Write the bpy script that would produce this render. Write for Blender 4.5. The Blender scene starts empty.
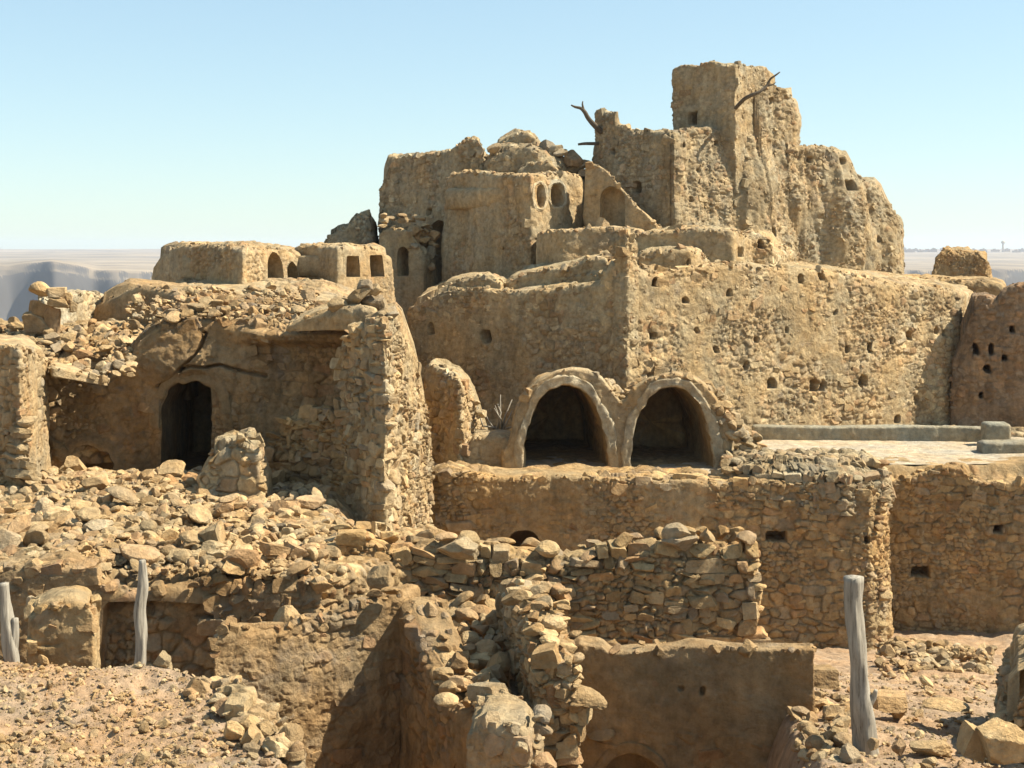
import bpy, bmesh, math, random
import numpy as np
from mathutils import Vector, Matrix

R = random.Random(11)
NR = np.random.RandomState(11)
FPX, HZ, CX = 1422.0, 250.0, 512.0      # focal length in pixels, eye-level row, centre column
SUN_AZ, SUN_EL = math.radians(88), math.radians(49)
C = bpy.context.scene.collection

def X(px, Y): return (px - CX) / FPX * Y
def Z(py, Y): return (HZ - py) / FPX * Y
def PXY(px, Y): return (X(px, Y), Y)

# ------------------------------------------------------------------ noise
def h3(ix, iy, iz, s):
    n = (ix.astype(np.int64) * 374761393 + iy.astype(np.int64) * 668265263 + iz.astype(np.int64) * 2147483647 + s * 1274126177) & 0xffffffff
    n = ((n ^ (n >> 13)) * 1274126177) & 0xffffffff
    n = ((n ^ (n >> 15)) * 2246822519) & 0xffffffff
    n = n ^ (n >> 16)
    return (n & 0xffffff) / float(0xffffff)

def vn(x, y, z, s=0):
    fx, fy, fz = np.floor(x), np.floor(y), np.floor(z)
    ix, iy, iz = fx.astype(np.int64), fy.astype(np.int64), fz.astype(np.int64)
    tx, ty, tz = x - fx, y - fy, z - fz
    tx = tx * tx * (3 - 2 * tx); ty = ty * ty * (3 - 2 * ty); tz = tz * tz * (3 - 2 * tz)
    r = 0
    for a in (0, 1):
        for b in (0, 1):
            for c in (0, 1):
                w = (tx if a else 1 - tx) * (ty if b else 1 - ty) * (tz if c else 1 - tz)
                r = r + w * h3(ix + a, iy + b, iz + c, s)
    return r * 2 - 1

def fbm(x, y, z, sc, oc=4, s=0, g=.5):
    x, y, z = np.broadcast_arrays(np.asarray(x, float), np.asarray(y, float), np.asarray(z, float))
    r, a, f, t = 0, 1, 1 / sc, 0
    for o in range(oc):
        r = r + a * vn(x * f + o * 17.3, y * f + o * 5.1, z * f + o * 9.7, s + o); t += a
        a *= g; f *= 2.03
    return r / t

def sst(a, b, x):
    t = np.clip((x - a) / (b - a), 0, 1)
    return t * t * (3 - 2 * t)

def masonry(u, v, w, h, s):
    """irregular coursed rubble: returns joint closeness, stone random, tilt"""
    z0 = np.zeros_like(u)
    v = v + .45 * h * vn(v / (2.3 * h), z0, z0, s + 3) + .22 * h * vn(u / (1.5 * w), v / (1.6 * h), z0, s + 4)
    u = u + .30 * w * vn(u / (.7 * w), v / (.7 * h), z0 + 4.4, s + 5); v = v + .16 * h * vn(u / (.45 * w), v / (.5 * h), z0 + 8.4, s + 6)
    q = v / h; j0 = np.floor(q)
    F1 = np.full(u.shape, 9.); F2 = np.full(u.shape, 9.); rnd = np.zeros(u.shape); tl = np.zeros(u.shape)
    for dj in (-1, 0, 1):
        j = j0 + dj
        p = u / w + .5 * (j % 2) + h3(j, z0, z0, s) * .6
        i0 = np.floor(p)
        for di in (-1, 0, 1):
            i = i0 + di
            a = h3(i, j, z0, s + 7); b = h3(i, j, z0, s + 8); cc = h3(i, j, z0, s + 9)
            du = p - (i + .5 + (a - .5) * .75); dv = q - (j + .5 + (b - .5) * .6)
            d = (np.abs(du) ** 3.4 + np.abs(dv * .95) ** 3.4) ** (1 / 3.4) - .22 * (cc - .5)
            m = d < F1
            F2 = np.where(m, F1, np.minimum(F2, d))
            rnd = np.where(m, h3(i, j, z0, s + 10), rnd)
            tl = np.where(m, du * (a - .5) + dv * (b - .5), tl)
            F1 = np.where(m, d, F1)
    return F2 - F1, rnd, tl

# ------------------------------------------------------------------ mesh builder
class MB:
    def __init__(s): s.v, s.q, s.t, s.a, s.n, s.fq, s.ft = [], [], [], [], 0, [], []
    def add(s, v, quads=None, tris=None, tone=.5, gap=0., plas=0., flat=False):
        v = np.asarray(v, np.float32); k = len(v)
        s.v.append(v)
        if quads is not None and len(quads): s.q.append(np.asarray(quads, np.int64) + s.n); s.fq.append(np.full(len(quads), not flat))
        if tris is not None and len(tris): s.t.append(np.asarray(tris, np.int64) + s.n); s.ft.append(np.full(len(tris), not flat))
        s.a.append(np.stack([np.broadcast_to(np.asarray(x, np.float32), (k,)) for x in (tone, gap, plas)], 1))
        s.n += k
    def build(s, name, mat, parent=None, smooth=True):
        me = bpy.data.meshes.new(name)
        v = np.concatenate(s.v)
        q = np.concatenate(s.q).ravel() if s.q else np.zeros(0, np.int64)
        t = np.concatenate(s.t).ravel() if s.t else np.zeros(0, np.int64)
        nq, nt = len(q) // 4, len(t) // 3
        me.vertices.add(len(v)); me.vertices.foreach_set('co', v.ravel())
        me.loops.add(len(q) + len(t)); me.loops.foreach_set('vertex_index', np.concatenate([q, t]).astype(np.int32))
        me.polygons.add(nq + nt)
        ls = np.concatenate([np.arange(nq) * 4, nq * 4 + np.arange(nt) * 3]).astype(np.int32)
        me.polygons.foreach_set('loop_start', ls)
        me.polygons.foreach_set('use_smooth', np.concatenate(s.fq + s.ft))
        at = np.concatenate(s.a)
        for i, nm in enumerate(('tone', 'gap', 'plas')):
            me.attributes.new(nm, 'FLOAT', 'POINT').data.foreach_set('value', np.ascontiguousarray(at[:, i]))
        me.update(calc_edges=True); me.validate()
        me.materials.append(mat)
        o = bpy.data.objects.new(name, me); C.objects.link(o)
        if parent is not None: o.parent = parent
        return o

def tag(o, label=None, cat=None, group=None, kind=None):
    for k, v in (('label', label), ('category', cat), ('group', group), ('kind', kind)):
        if v: o[k] = v
    return o

def at_base(o, loc=None):
    """move an object's origin to the middle of its base"""
    me = o.data; n = len(me.vertices); co = np.zeros(n * 3, np.float32); me.vertices.foreach_get('co', co)
    co = co.reshape(-1, 3)
    b = np.array([(co[:, 0].min() + co[:, 0].max()) / 2, (co[:, 1].min() + co[:, 1].max()) / 2, co[:, 2].min()], np.float32)
    me.vertices.foreach_set('co', (co - b).ravel()); me.update()
    o.location = b.tolist()
    bpy.context.view_layer.update()
    return o

def adopt(o, kids):
    """parent kids (built in world space) to o, which may sit anywhere"""
    for k in kids:
        if k.parent: continue
        k.parent = o; k.matrix_parent_inverse = Matrix.Translation(-Vector(o.location))

# ------------------------------------------------------------------ materials
def mat_stone(name, sa, sb, mortar, plaster, loose=False, sat=1.0, bump=.03, stain=.35):
    m = bpy.data.materials.new(name); m.use_nodes = True
    N, L = m.node_tree.nodes, m.node_tree.links
    b = N['Principled BSDF']; b.inputs['Roughness'].default_value = .95
    b.inputs['Specular IOR Level'].default_value = .08
    tc = N.new('ShaderNodeTexCoord'); geo = N.new('ShaderNodeNewGeometry')
    pos = geo.outputs['Position']
    def at(n):
        a = N.new('ShaderNodeAttribute'); a.attribute_name = n; return a.outputs['Fac']
    def noise(sc, det=4, rough=.6, src=pos):
        n = N.new('ShaderNodeTexNoise'); n.inputs['Scale'].default_value = sc
        n.inputs['Detail'].default_value = det; n.inputs['Roughness'].default_value = rough
        L.new(src, n.inputs['Vector']); return n.outputs['Fac']
    def mix(f, a, c, bt='MIX'):
        x = N.new('ShaderNodeMix'); x.data_type = 'RGBA'; x.blend_type = bt
        for s, vv in ((0, f), (6, a), (7, c)):
            if hasattr(vv, 'links') or hasattr(vv, 'is_linked'): L.new(vv, x.inputs[s])
            elif s == 0: x.inputs[0].default_value = vv
            else: x.inputs[s].default_value = (*vv, 1)
        return x.outputs[2]
    def mr(v, a, b_, c, d):
        x = N.new('ShaderNodeMapRange'); L.new(v, x.inputs[0])
        for i, k in enumerate((a, b_, c, d)): x.inputs[i + 1].default_value = k
        return x.outputs[0]
    tone = at('tone')
    if loose:
        oi = N.new('ShaderNodeObjectInfo'); tone = oi.outputs['Random']
    col = mix(tone, sa, sb)
    # some stones greyer, some redder
    t2 = N.new('ShaderNodeMath'); t2.operation = 'FRACT'
    t1 = N.new('ShaderNodeMath'); t1.operation = 'MULTIPLY'; t1.inputs[1].default_value = 7.31
    L.new(tone, t1.inputs[0]); L.new(t1.outputs[0], t2.inputs[0])
    col = mix(mr(t2.outputs[0], .72, .95, 0, .38), col, (.34, .29, .215))
    col = mix(mr(t2.outputs[0], .25, .02, 0, .5), col, (.42, .24, .12))
    col = mix(at('gap'), col, mortar)
    col = mix(at('plas'), col, plaster)
    n1 = noise(.55, 5, .65); n2 = noise(9, 5, .7); n3 = noise(60, 3, .7)
    g1 = mr(n1, .3, .7, 1 - stain * .55, 1 + stain * .4)
    g2 = mr(n2, .3, .7, .66, 1.26)
    mu = N.new('ShaderNodeMath'); mu.operation = 'MULTIPLY'; L.new(g1, mu.inputs[0]); L.new(g2, mu.inputs[1])
    cc = N.new('ShaderNodeCombineXYZ')
    for i in range(3): L.new(mu.outputs[0], cc.inputs[i])
    col = mix(1.0, col, cc.outputs[0], 'MULTIPLY')
    # iron-stained and greyer areas
    n6 = noise(1.25, 5, .68, )
    hue = mix(mr(n6, .36, .64, 0, 1), (1.06, .96, .86), (.90, .955, 1.06))
    col = mix(1.0, col, hue, 'MULTIPLY')
    mp = N.new('ShaderNodeMapping'); mp.inputs['Scale'].default_value = (2.6, 2.6, .38); L.new(pos, mp.inputs['Vector'])
    n7 = noise(1.6, 4, .65, mp.outputs[0]); s7 = mr(n7, .36, .66, 1.10, .80)
    c7 = N.new('ShaderNodeCombineXYZ')
    for i in range(3): L.new(s7, c7.inputs[i])
    col = mix(1.0, col, c7.outputs[0], 'MULTIPLY')
    # grey lichen and old soot patches
    n4 = noise(1.7, 6, .7)
    col = mix(mr(n4, .56, .72, 0, stain), col, (.23, .20, .16))
    L.new(col, b.inputs['Base Color'])
    bp = N.new('ShaderNodeBump'); bp.inputs['Strength'].default_value = .9; bp.inputs['Distance'].default_value = bump
    n5 = noise(26, 6, .75)
    ad = N.new('ShaderNodeMath'); ad.operation = 'ADD'; L.new(n5, ad.inputs[0])
    m3 = N.new('ShaderNodeMath'); m3.operation = 'MULTIPLY'; m3.inputs[1].default_value = .35; L.new(n3, m3.inputs[0])
    L.new(m3.outputs[0], ad.inputs[1])
    a2 = N.new('ShaderNodeMath'); a2.operation = 'ADD'; L.new(ad.outputs[0], a2.inputs[0]); m4 = N.new('ShaderNodeMath'); m4.operation = 'MULTIPLY'; m4.inputs[1].default_value = 1.4; L.new(n2, m4.inputs[0]); L.new(m4.outputs[0], a2.inputs[1])
    L.new(a2.outputs[0], bp.inputs['Height']); L.new(bp.outputs[0], b.inputs['Normal'])
    return m

M = {}
M['fort'] = mat_stone('weathered_masonry', (0.574, 0.445, 0.249), (0.306, 0.216, 0.110), (0.344, 0.256, 0.140), (0.401, 0.305, 0.166))
M['keep'] = mat_stone('grey_masonry', (0.508, 0.407, 0.241), (0.268, 0.203, 0.113), (0.306, 0.242, 0.140), (0.354, 0.280, 0.162), stain=.45)
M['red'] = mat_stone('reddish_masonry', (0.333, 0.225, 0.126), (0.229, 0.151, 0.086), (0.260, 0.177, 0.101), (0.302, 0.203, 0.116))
M['warm'] = mat_stone('ochre_masonry', (0.536, 0.372, 0.174), (0.296, 0.193, 0.087), (0.278, 0.193, 0.097), (0.383, 0.271, 0.136))
M['plas'] = mat_stone('earth_plaster', (0.478, 0.357, 0.196), (0.326, 0.228, 0.113), (0.326, 0.237, 0.126), (0.412, 0.309, 0.170))
M['brown'] = mat_stone('brown_plaster', (0.440, 0.299, 0.145), (0.268, 0.174, 0.083), (0.268, 0.183, 0.091), (0.344, 0.237, 0.119), stain=.55)
M['lime'] = mat_stone('lime_plaster', (0.517, 0.435, 0.280), (0.401, 0.330, 0.201), (0.383, 0.309, 0.188), (0.478, 0.397, 0.255))
M['loose'] = mat_stone('loose_limestone', (0.574, 0.420, 0.219), (0.326, 0.222, 0.110), (0.287, 0.193, 0.087), (0.287, 0.193, 0.087), loose=True, stain=.25)
M['rub'] = mat_stone('rubble_limestone', (0.574, 0.420, 0.219), (0.306, 0.207, 0.100), (0.268, 0.183, 0.087), (0.344, 0.251, 0.132), stain=.3)
M['pave'] = mat_stone('pale_paving', (0.478, 0.402, 0.279), (0.437, 0.359, 0.248), (0.416, 0.344, 0.233), (0.468, 0.391, 0.269), stain=.15)
M['conc'] = mat_stone('worn_concrete', (0.344, 0.309, 0.219), (0.287, 0.256, 0.174), (0.287, 0.261, 0.174), (0.326, 0.295, 0.206), stain=.3)

def mat_wood():
    m = bpy.data.materials.new('weathered_wood'); m.use_nodes = True
    N, L = m.node_tree.nodes, m.node_tree.links; b = N['Principled BSDF']; b.inputs['Roughness'].default_value = .85
    b.inputs['Specular IOR Level'].default_value = .15
    tc = N.new('ShaderNodeTexCoord'); mp = N.new('ShaderNodeMapping'); mp.inputs['Scale'].default_value = (38, 38, 2.6)
    L.new(tc.outputs['Object'], mp.inputs['Vector'])
    n = N.new('ShaderNodeTexNoise'); n.inputs['Scale'].default_value = 1; n.inputs['Detail'].default_value = 6; n.inputs['Roughness'].default_value = .7
    L.new(mp.outputs[0], n.inputs['Vector'])
    r = N.new('ShaderNodeValToRGB'); L.new(n.outputs['Fac'], r.inputs[0])
    e = r.color_ramp.elements; e[0].position = .3; e[0].color = (.10, .08, .055, 1); e[1].position = .66; e[1].color = (.37, .33, .26, 1)
    k = e.new(.46); k.color = (.26, .23, .18, 1)
    L.new(r.outputs[0], b.inputs['Base Color'])
    bp = N.new('ShaderNodeBump'); bp.inputs['Strength'].default_value = .8; bp.inputs['Distance'].default_value = .01
    L.new(n.outputs['Fac'], bp.inputs['Height']); L.new(bp.outputs[0], b.inputs['Normal'])
    return m
M['wood'] = mat_wood()
def mat_dark():
    m = M['wood'].copy(); m.name = 'dark_wood'
    for n in m.node_tree.nodes:
        if n.type == 'VALTORGB':
            for e in n.color_ramp.elements: e.color = (e.color[0] * .38, e.color[1] * .34, e.color[2] * .30, 1)
    return m
M['dark'] = mat_dark()

# ------------------------------------------------------------------ rocks
def ico(sub):
    bm = bmesh.new(); bmesh.ops.create_icosphere(bm, subdivisions=sub, radius=1)
    v = np.array([x.co[:] for x in bm.verts]); f = np.array([[q.index for q in p.verts] for p in bm.faces]); bm.free()
    return v, f
ICO = {k: ico(k) for k in (2, 3, 4, 5)}

def rock(seed, sub=3, flat=.75, box=False):
    rs = np.random.RandomState(seed); v, f = ICO[sub]; v = v.copy()
    pl = []
    if box:
        for ax in range(3):
            for sg in (-1, 1):
                d = np.zeros(3); d[ax] = sg; d += rs.normal(size=3) * .13; pl.append((d / np.linalg.norm(d), rs.uniform(.50, .64)))
        for i in range(5):
            d = rs.normal(size=3); pl.append((d / np.linalg.norm(d), rs.uniform(.66, .85)))
    else:
        for i in range(rs.randint(8, 13)):
            d = rs.normal(size=3); pl.append((d / np.linalg.norm(d), rs.uniform(.38, .80)))
    for d, k in pl:
        e = v @ d - k
        v -= np.where(e > 0, e, 0)[:, None] * d
    v += (fbm(v[:, 0], v[:, 1], v[:, 2], .45, 4, seed) * .085)[:, None] * v
    if sub >= 4: v += (fbm(v[:, 0], v[:, 1], v[:, 2], .16, 3, seed + 5, .6) * .05)[:, None] * v
    v *= np.array([rs.uniform(.95, 1.45), rs.uniform(.8, 1.15), rs.uniform(flat * .8, flat * 1.2)])
    v /= np.abs(v).max()
    return v, f
ROCKS = {k: [rock(100 + i, k) for i in range(16)] for k in (2, 3, 4, 5)}
BOXES = {k: [rock(300 + i, k, 1.0, True) for i in range(16)] for k in (2, 3, 4, 5)}

def rotm(rs, tilt):
    a, b, c = rs.uniform(0, 2 * np.pi), rs.normal() * tilt, rs.normal() * tilt
    return np.array((Matrix.Rotation(b, 3, 'X') @ Matrix.Rotation(c, 3, 'Y') @ Matrix.Rotation(a, 3, 'Z')))

def add_rock(mb, p, size, rs, tilt=.35, sub=3, sc=(1, 1, 1), tone=None, yaw=True):
    v, f = ROCKS[sub][rs.randint(16)]
    if yaw: v = v @ rotm(rs, tilt).T
    v = v * np.array(sc) * size + np.array(p)
    mb.add(v, None, f, tone=rs.rand() if tone is None else tone, flat=True)

# ------------------------------------------------------------------ masses (walls and buildings)
ST = dict(
    fort=dict(w=.22, h=.14, dep=.05, plas=-.35, amp=.07, sc=1.1, rim=.05, rough=.03, stud=34),
    left=dict(w=.27, h=.17, dep=.035, plas=.25, amp=.06, sc=1.2, rim=.06, rough=.028, stud=9),
    keep=dict(w=.23, h=.15, dep=.055, plas=-.22, amp=.14, sc=1.5, rim=.10, rough=.045, stud=22),
    plas=dict(w=.3, h=.2, dep=.03, plas=.75, amp=.06, sc=.9, rim=.05, rough=.02, stud=2),
    ret=dict(w=.25, h=.15, dep=.05, plas=-.05, amp=.06, sc=1.0, rim=.05, rough=.04, stud=34),
    dry=dict(w=.24, h=.13, dep=.10, plas=-.9, amp=.05, sc=.8, rim=.05, rough=.03, stud=0),
    cob=dict(w=.22, h=.18, dep=.10, plas=-.9, amp=.05, sc=.8, rim=.05, rough=.03, stud=0),
    room=dict(w=.28, h=.18, dep=.035, plas=.45, amp=.09, sc=.8, rim=.06, rough=.03, stud=6),
)

def profile(line, pts):
    """top height as a function of plan position: pts are (column, row) of the silhouette, line = plan points (column, depth)"""
    lx = np.array([p[0] for p in line], float); lY = np.array([p[1] for p in line], float)
    o = np.argsort(lx); lx, lY = lx[o], lY[o]
    px = np.array([p[0] for p in pts], float); py = np.array([p[1] for p in pts], float)
    # depth along a straight plan line: 1/Y is linear in the column
    zz = (HZ - py) / FPX * (1 / np.interp(px, lx, 1 / lY))
    def f(x, y): return np.interp(CX + FPX * x / y, px, zz)
    return f

def outline(o, a, zb, zt, uc, n=26):
    """closed loop (u, z) of an opening: list from bottom left round the top to bottom right"""
    h = zt - zb; k = o
    if k == 'ellipse':
        t = np.linspace(np.pi, 0, n); p = np.stack([uc + a * np.sign(np.cos(t)) * np.abs(np.cos(t)) ** .9, zb + h * np.sin(t) ** .92], 1)
    elif k == 'round':
        r = min(a, h); t = np.linspace(np.pi, 0, n - 8)
        p = np.stack([uc + a * np.cos(t), zt - r + r * np.sin(t)], 1)
        s = np.linspace(zb, zt - r, 5)[:-1]
        p = np.concatenate([np.stack([np.full(4, uc - a), s], 1), p, np.stack([np.full(4, uc + a), s[::-1]], 1)])
    elif k == 'oval':
        t = np.linspace(1.5 * np.pi, -.5 * np.pi, n + 1)[:-1]
        c, s = np.cos(t), np.sin(t)
        p = np.stack([uc + a * np.sign(c) * np.abs(c) ** .75, (zb + zt) / 2 + h / 2 * np.sign(s) * np.abs(s) ** .75], 1)
    else:
        p = np.array([(uc - a, zb), (uc - a, zb + h * .5), (uc - a * .95, zt - h * .04), (uc - a * .85, zt), (uc, zt), (uc + a * .85, zt), (uc + a * .95, zt - h * .04), (uc + a, zb + h * .5), (uc + a, zb)])
    return p

def poly_sd(pts, loop):
    """signed distance (negative inside) and nearest point on a closed loop"""
    A = loop; B = np.roll(loop, -1, 0)
    best = np.full(len(pts), 1e9); near = np.zeros_like(pts); ins = np.zeros(len(pts), bool)
    for a, b in zip(A, B):
        d = b - a; l = d @ d + 1e-12
        t = np.clip(((pts - a) @ d) / l, 0, 1); q = a + t[:, None] * d
        e = np.hypot(*(pts - q).T); m = e < best
        best = np.where(m, e, best); near[m] = q[m]
        c = (a[1] > pts[:, 1]) != (b[1] > pts[:, 1])
        with np.errstate(divide='ignore', invalid='ignore'):
            xx = (b[0] - a[0]) * (pts[:, 1] - a[1]) / (b[1] - a[1]) + a[0]
        ins ^= c & (pts[:, 0] < xx)
    return np.where(ins, -best, best), near

SEED = [1]
def mass(mb, poly, top, zb, st, res=None, px=1.3, fine=(0,), rnd=.12, batter=.03, dome=0., opens=(), holes=(), spine=None, floor=False, topst=None, seed=None, toprough=1., lip=None, relief=None, studs=None):
    """closed ruin mass on a plan polygon (counter-clockwise seen from above). Returns list of opening specs for linings"""
    SEED[0] += 37; sd = seed or SEED[0]
    S = dict(ST[st]) if isinstance(st, str) else dict(st)
    P = np.array(poly, float); n = len(P)
    area = .5 * np.sum(P[:, 0] * np.roll(P[:, 1], -1) - np.roll(P[:, 0], -1) * P[:, 1])
    rev = area < 0
    res = res or px * P[:, 1].min() / FPX
    pos, nor, uu, ed, el = [], [], [], [], []
    u0 = 0.
    for i in range(n):
        a, b = P[i], P[(i + 1) % n]; d = b - a; l = np.hypot(*d)
        r = res if i in fine else res * 4
        k = max(3, int(math.ceil(l / r)))
        t = np.arange(k) / k
        pos.append(a + t[:, None] * d); nn = np.array([d[1], -d[0]]) / l * (-1 if rev else 1)
        nor.append(np.repeat(nn[None], k, 0)); uu.append(u0 + t * l); ed.append(np.full(k, i)); el.append(t * l); u0 += l
    pos = np.concatenate(pos); nor = np.concatenate(nor); uu = np.concatenate(uu); ed = np.concatenate(ed); el = np.concatenate(el)
    m = len(pos)
    # soften the normals at corners
    arc = np.concatenate([np.hypot(*(np.roll(pos, -1, 0) - pos).T)])
    ns = nor.copy(); ps = pos.copy()
    for _ in range(250 if relief is not None else 5):
        ns = .5 * ns + .25 * (np.roll(ns, 1, 0) + np.roll(ns, -1, 0))
    for _ in range(4):
        ps = .5 * ps + .25 * (np.roll(ps, 1, 0) + np.roll(ps, -1, 0))
    pos = ps
    ns /= np.hypot(*ns.T)[:, None] + 1e-9
    rim = S['rim']
    def topz(x, y):
        z = top(x, y)
        return z + rim * fbm(x, y, 0 * x, .35, 3, sd + 60) + rim * 1.3 * fbm(x, y, 0 * x, 1.3, 2, sd + 61)
    zt = topz(pos[:, 0], pos[:, 1])
    zbv = zb(pos[:, 0], pos[:, 1]) if callable(zb) else np.full(m, float(zb))
    H = (zt - zbv).max()
    nv = max(3, int(math.ceil(H / res)))
    v = np.linspace(0, 1, nv + 1)[:, None]
    zz = zbv[None] + (zt - zbv)[None] * v                      # nv+1, m
    rr = np.minimum(rnd, (zt - zbv) * .5)[None]
    q = np.clip((zz - (zt[None] - rr)) / rr, 0, 1)
    inset = batter * (zz - zbv[None]) + rr * (1 - np.sqrt(np.maximum(0, 1 - q * q)))
    if spine is None:
        c = P.mean(0); w_, V = np.linalg.eigh(np.cov((pos - c).T)); ax = V[:, 1]
        pr = (pos - c) @ ax; qr = (pos - c) @ V[:, 0]
        hw = (qr.max() - qr.min()) / 2; L2 = max(0, (pr.max() - pr.min()) / 2 - hw)
        spine = (c - ax * L2, c + ax * L2)
    A, B = np.array(spine[0]), np.array(spine[1]); d = B - A; l2 = d @ d + 1e-9
    t = np.clip(((pos - A) @ d) / l2, 0, 1); sp = A + t[:, None] * d
    dn = np.maximum(.12, ((pos - sp) * nor).sum(1))
    fr = np.minimum(inset / dn[None], .8)
    Px = pos[None, :, 0] + (sp - pos)[None, :, 0] * fr; Py = pos[None, :, 1] + (sp - pos)[None, :, 1] * fr
    U = np.broadcast_to(uu[None], zz.shape)
    # ---- relief
    x, y, z = Px.ravel(), Py.ravel(), zz.ravel(); u = U.ravel()
    e, rn, tl = masonry(u, z, S['w'], S['h'], sd)
    b = sst(.02, .20, e)
    pm = sst(-.16, .16, S['plas'] * .55 + fbm(u, z, 0 * u, 1.0, 4, sd + 20))
    D = S['dep']
    e2, rn3, tl3 = masonry(u + 3.3, z + 1.7, S['w'] * .46, S['h'] * .5, sd + 50)
    b3 = sst(.02, .22, e2); sub_ = sst(.1, .35, fbm(u, z, 0 * u, .7, 3, sd + 51) + .2)       # areas of small packing stones
    b = b * (1 - sub_) + b3 * sub_; rn = np.where(sub_ > .5, rn3, rn)
    lost = (rn > .94) * b * .9
    dis = (D * b * (.25 + .75 * rn) - D * lost + D * 1.3 * np.where(sub_ > .5, tl3, tl) * b) * (1 - pm * .82) + pm * D * .5
    rg = S['rough']
    dis = dis + S['amp'] * fbm(x, y, z, S['sc'], 4, sd + 30) + rg * fbm(x, y, z, .22, 4, sd + 33, .62) + rg * .55 * np.minimum(0, fbm(x, y, z, .09, 3, sd + 34, .6) + .12) * 2
    if relief is not None: dis = dis + relief(CX + FPX * x / y, z)
    pm = pm * .8
    gap = (1 - b) * (1 - pm)
    vis = np.broadcast_to(ed[None], zz.shape).ravel()
    EL = np.broadcast_to(el[None], zz.shape).ravel()
    NX = np.broadcast_to(ns[None, :, 0], zz.shape).ravel(); NY = np.broadcast_to(ns[None, :, 1], zz.shape).ravel()
    spec = []; keepout = []; dead = np.zeros(zz.shape, bool).ravel(); cut = None
    ins = inset.ravel() if inset.shape == zz.shape else np.broadcast_to(inset, zz.shape).ravel()
    for o in list(opens) + list(holes):
        # o: dict(kind, x0, x1, y0, y1, depth, edge)
        i = o.get('edge', 0); a, bb = P[i], P[(i + 1) % n]; d = bb - a; l = np.hypot(*d); d = d / l
        def hit(pxx):
            k = (pxx - CX) / FPX                       # x = k*y on a + t d
            return (k * a[1] - a[0]) / (d[0] - k * d[1])
        t0, t1 = sorted((hit(o['x0']), hit(o['x1'])))
        Yc = (a + d * (t0 + t1) / 2)[1]
        ztop, zbot = Z(o['y0'], Yc), Z(o['y1'], Yc)
        loop = outline(o.get('kind', 'rect'), (t1 - t0) / 2, zbot, ztop, (t0 + t1) / 2)
        if o.get('wob', .012):
            w = o.get('wob', .012); loop = loop + w * np.stack([vn(loop[:, 1] * 9, loop[:, 0] * 3, 0 * loop[:, 0], sd), vn(loop[:, 0] * 9, loop[:, 1] * 3, 0 * loop[:, 0], sd + 1)], 1)
        sel = np.where((vis == i) & (EL > t0 - .5) & (EL < t1 + .5) & (z > zbot - .5) & (z < ztop + .5))[0]
        if not len(sel): continue
        sdv, near = poly_sd(np.stack([EL[sel], z[sel]], 1), loop)
        nr_ = np.zeros(len(x), bool); nr_[sel[sdv < .10]] = True; keepout.append(dict(near=nr_))
        if o in holes:
            k = sst(res * .9, -res * .6, sdv)
            dis[sel] -= k * o.get('depth', .35)
            gap[sel] = np.maximum(gap[sel], k)
            continue
        D0 = D * .6
        kk = sst(.02, .22, np.abs(sdv)); kk = np.where(sdv < 0, 0, kk)
        dis[sel] = dis[sel] * kk + D0 * (1 - kk)
        dead[sel[sdv < -res * .25]] = True
        sn = np.abs(sdv) < res * .75
        s2 = sel[sn]; dl = near[sn] - np.stack([EL[s2], z[s2]], 1)
        x[s2] += d[0] * dl[:, 0]; y[s2] += d[1] * dl[:, 0]; z[s2] += dl[:, 1]
        nn = np.array([d[1], -d[0]]) * (-1 if rev else 1)
        fl = a + d * loop[:, :1]
        bi = batter * (loop[:, 1] - (np.mean(zbv)))
        front = np.column_stack([fl + nn[None] * (D0 - bi)[:, None], loop[:, 1]])
        spec.append(dict(front=front, n=np.array([nn[0], nn[1], 0.]), depth=o.get('depth', .8), o=o, mid=front.mean(0)))
    x = x + NX * dis; y = y + NY * dis
    side = np.stack([x, y, z], 1)
    ds = S['stud'] if studs is None else studs
    if ds:                                                       # stones standing proud of the face
        rs_ = np.random.RandomState(sd)
        for i in fine:
            cand = np.where((vis == i) & ~dead)[0]
            if len(cand) < 8: continue
            area = len(cand) * res * res
            for c_ in rs_.choice(cand, min(int(area * ds), 2600)):
                if any(s_['near'][c_] for s_ in keepout) or gap[c_] > .97: continue
                w_s = .026 * (1 - rs_.rand() * .95) ** (-.6); w_s = min(w_s, .14); emb = rs_.uniform(.42, .66)
                v_, f_ = BOXES[2 if w_s < 2.2 * res else 3][rs_.randint(16)]
                nx, ny = NX[c_], NY[c_]; k_ = np.abs(v_).max(0)
                v_ = v_ / k_ * np.array([w_s * rs_.uniform(.9, 1.7), w_s * .7, w_s * rs_.uniform(.6, 1.0)])
                Rm = np.array(Matrix.Rotation(math.atan2(nx, -ny), 3, 'Z') @ Matrix.Rotation(rs_.normal() * .22, 3, 'Y') @ Matrix.Rotation(rs_.normal() * .12, 3, 'X'))
                mb.add(v_ @ Rm.T + side[c_] - np.array([nx, ny, 0]) * w_s * emb, None, f_, tone=rs_.rand(), flat=True)
    idx = np.arange((nv + 1) * m).reshape(nv + 1, m)
    q0 = np.stack([idx[:-1], np.roll(idx[:-1], -1, 1), np.roll(idx[1:], -1, 1), idx[1:]], -1).reshape(-1, 4)
    if rev: q0 = q0[:, ::-1]
    q0 = q0[~dead[q0].any(1)]
    # ---- top
    rimp = side[-m:].copy()
    dist = np.hypot(*(pos - sp).T).max()
    nr = max(3, int(math.ceil(dist / (res * 1.6))))
    k = np.linspace(0, 1, nr + 1)[1:, None]
    TX = rimp[None, :, 0] * (1 - k) + sp[None, :, 0] * k; TY = rimp[None, :, 1] * (1 - k) + sp[None, :, 1] * k
    tx, ty = TX.ravel(), TY.ravel()
    TS = dict(S if topst is None else ST[topst])
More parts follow.
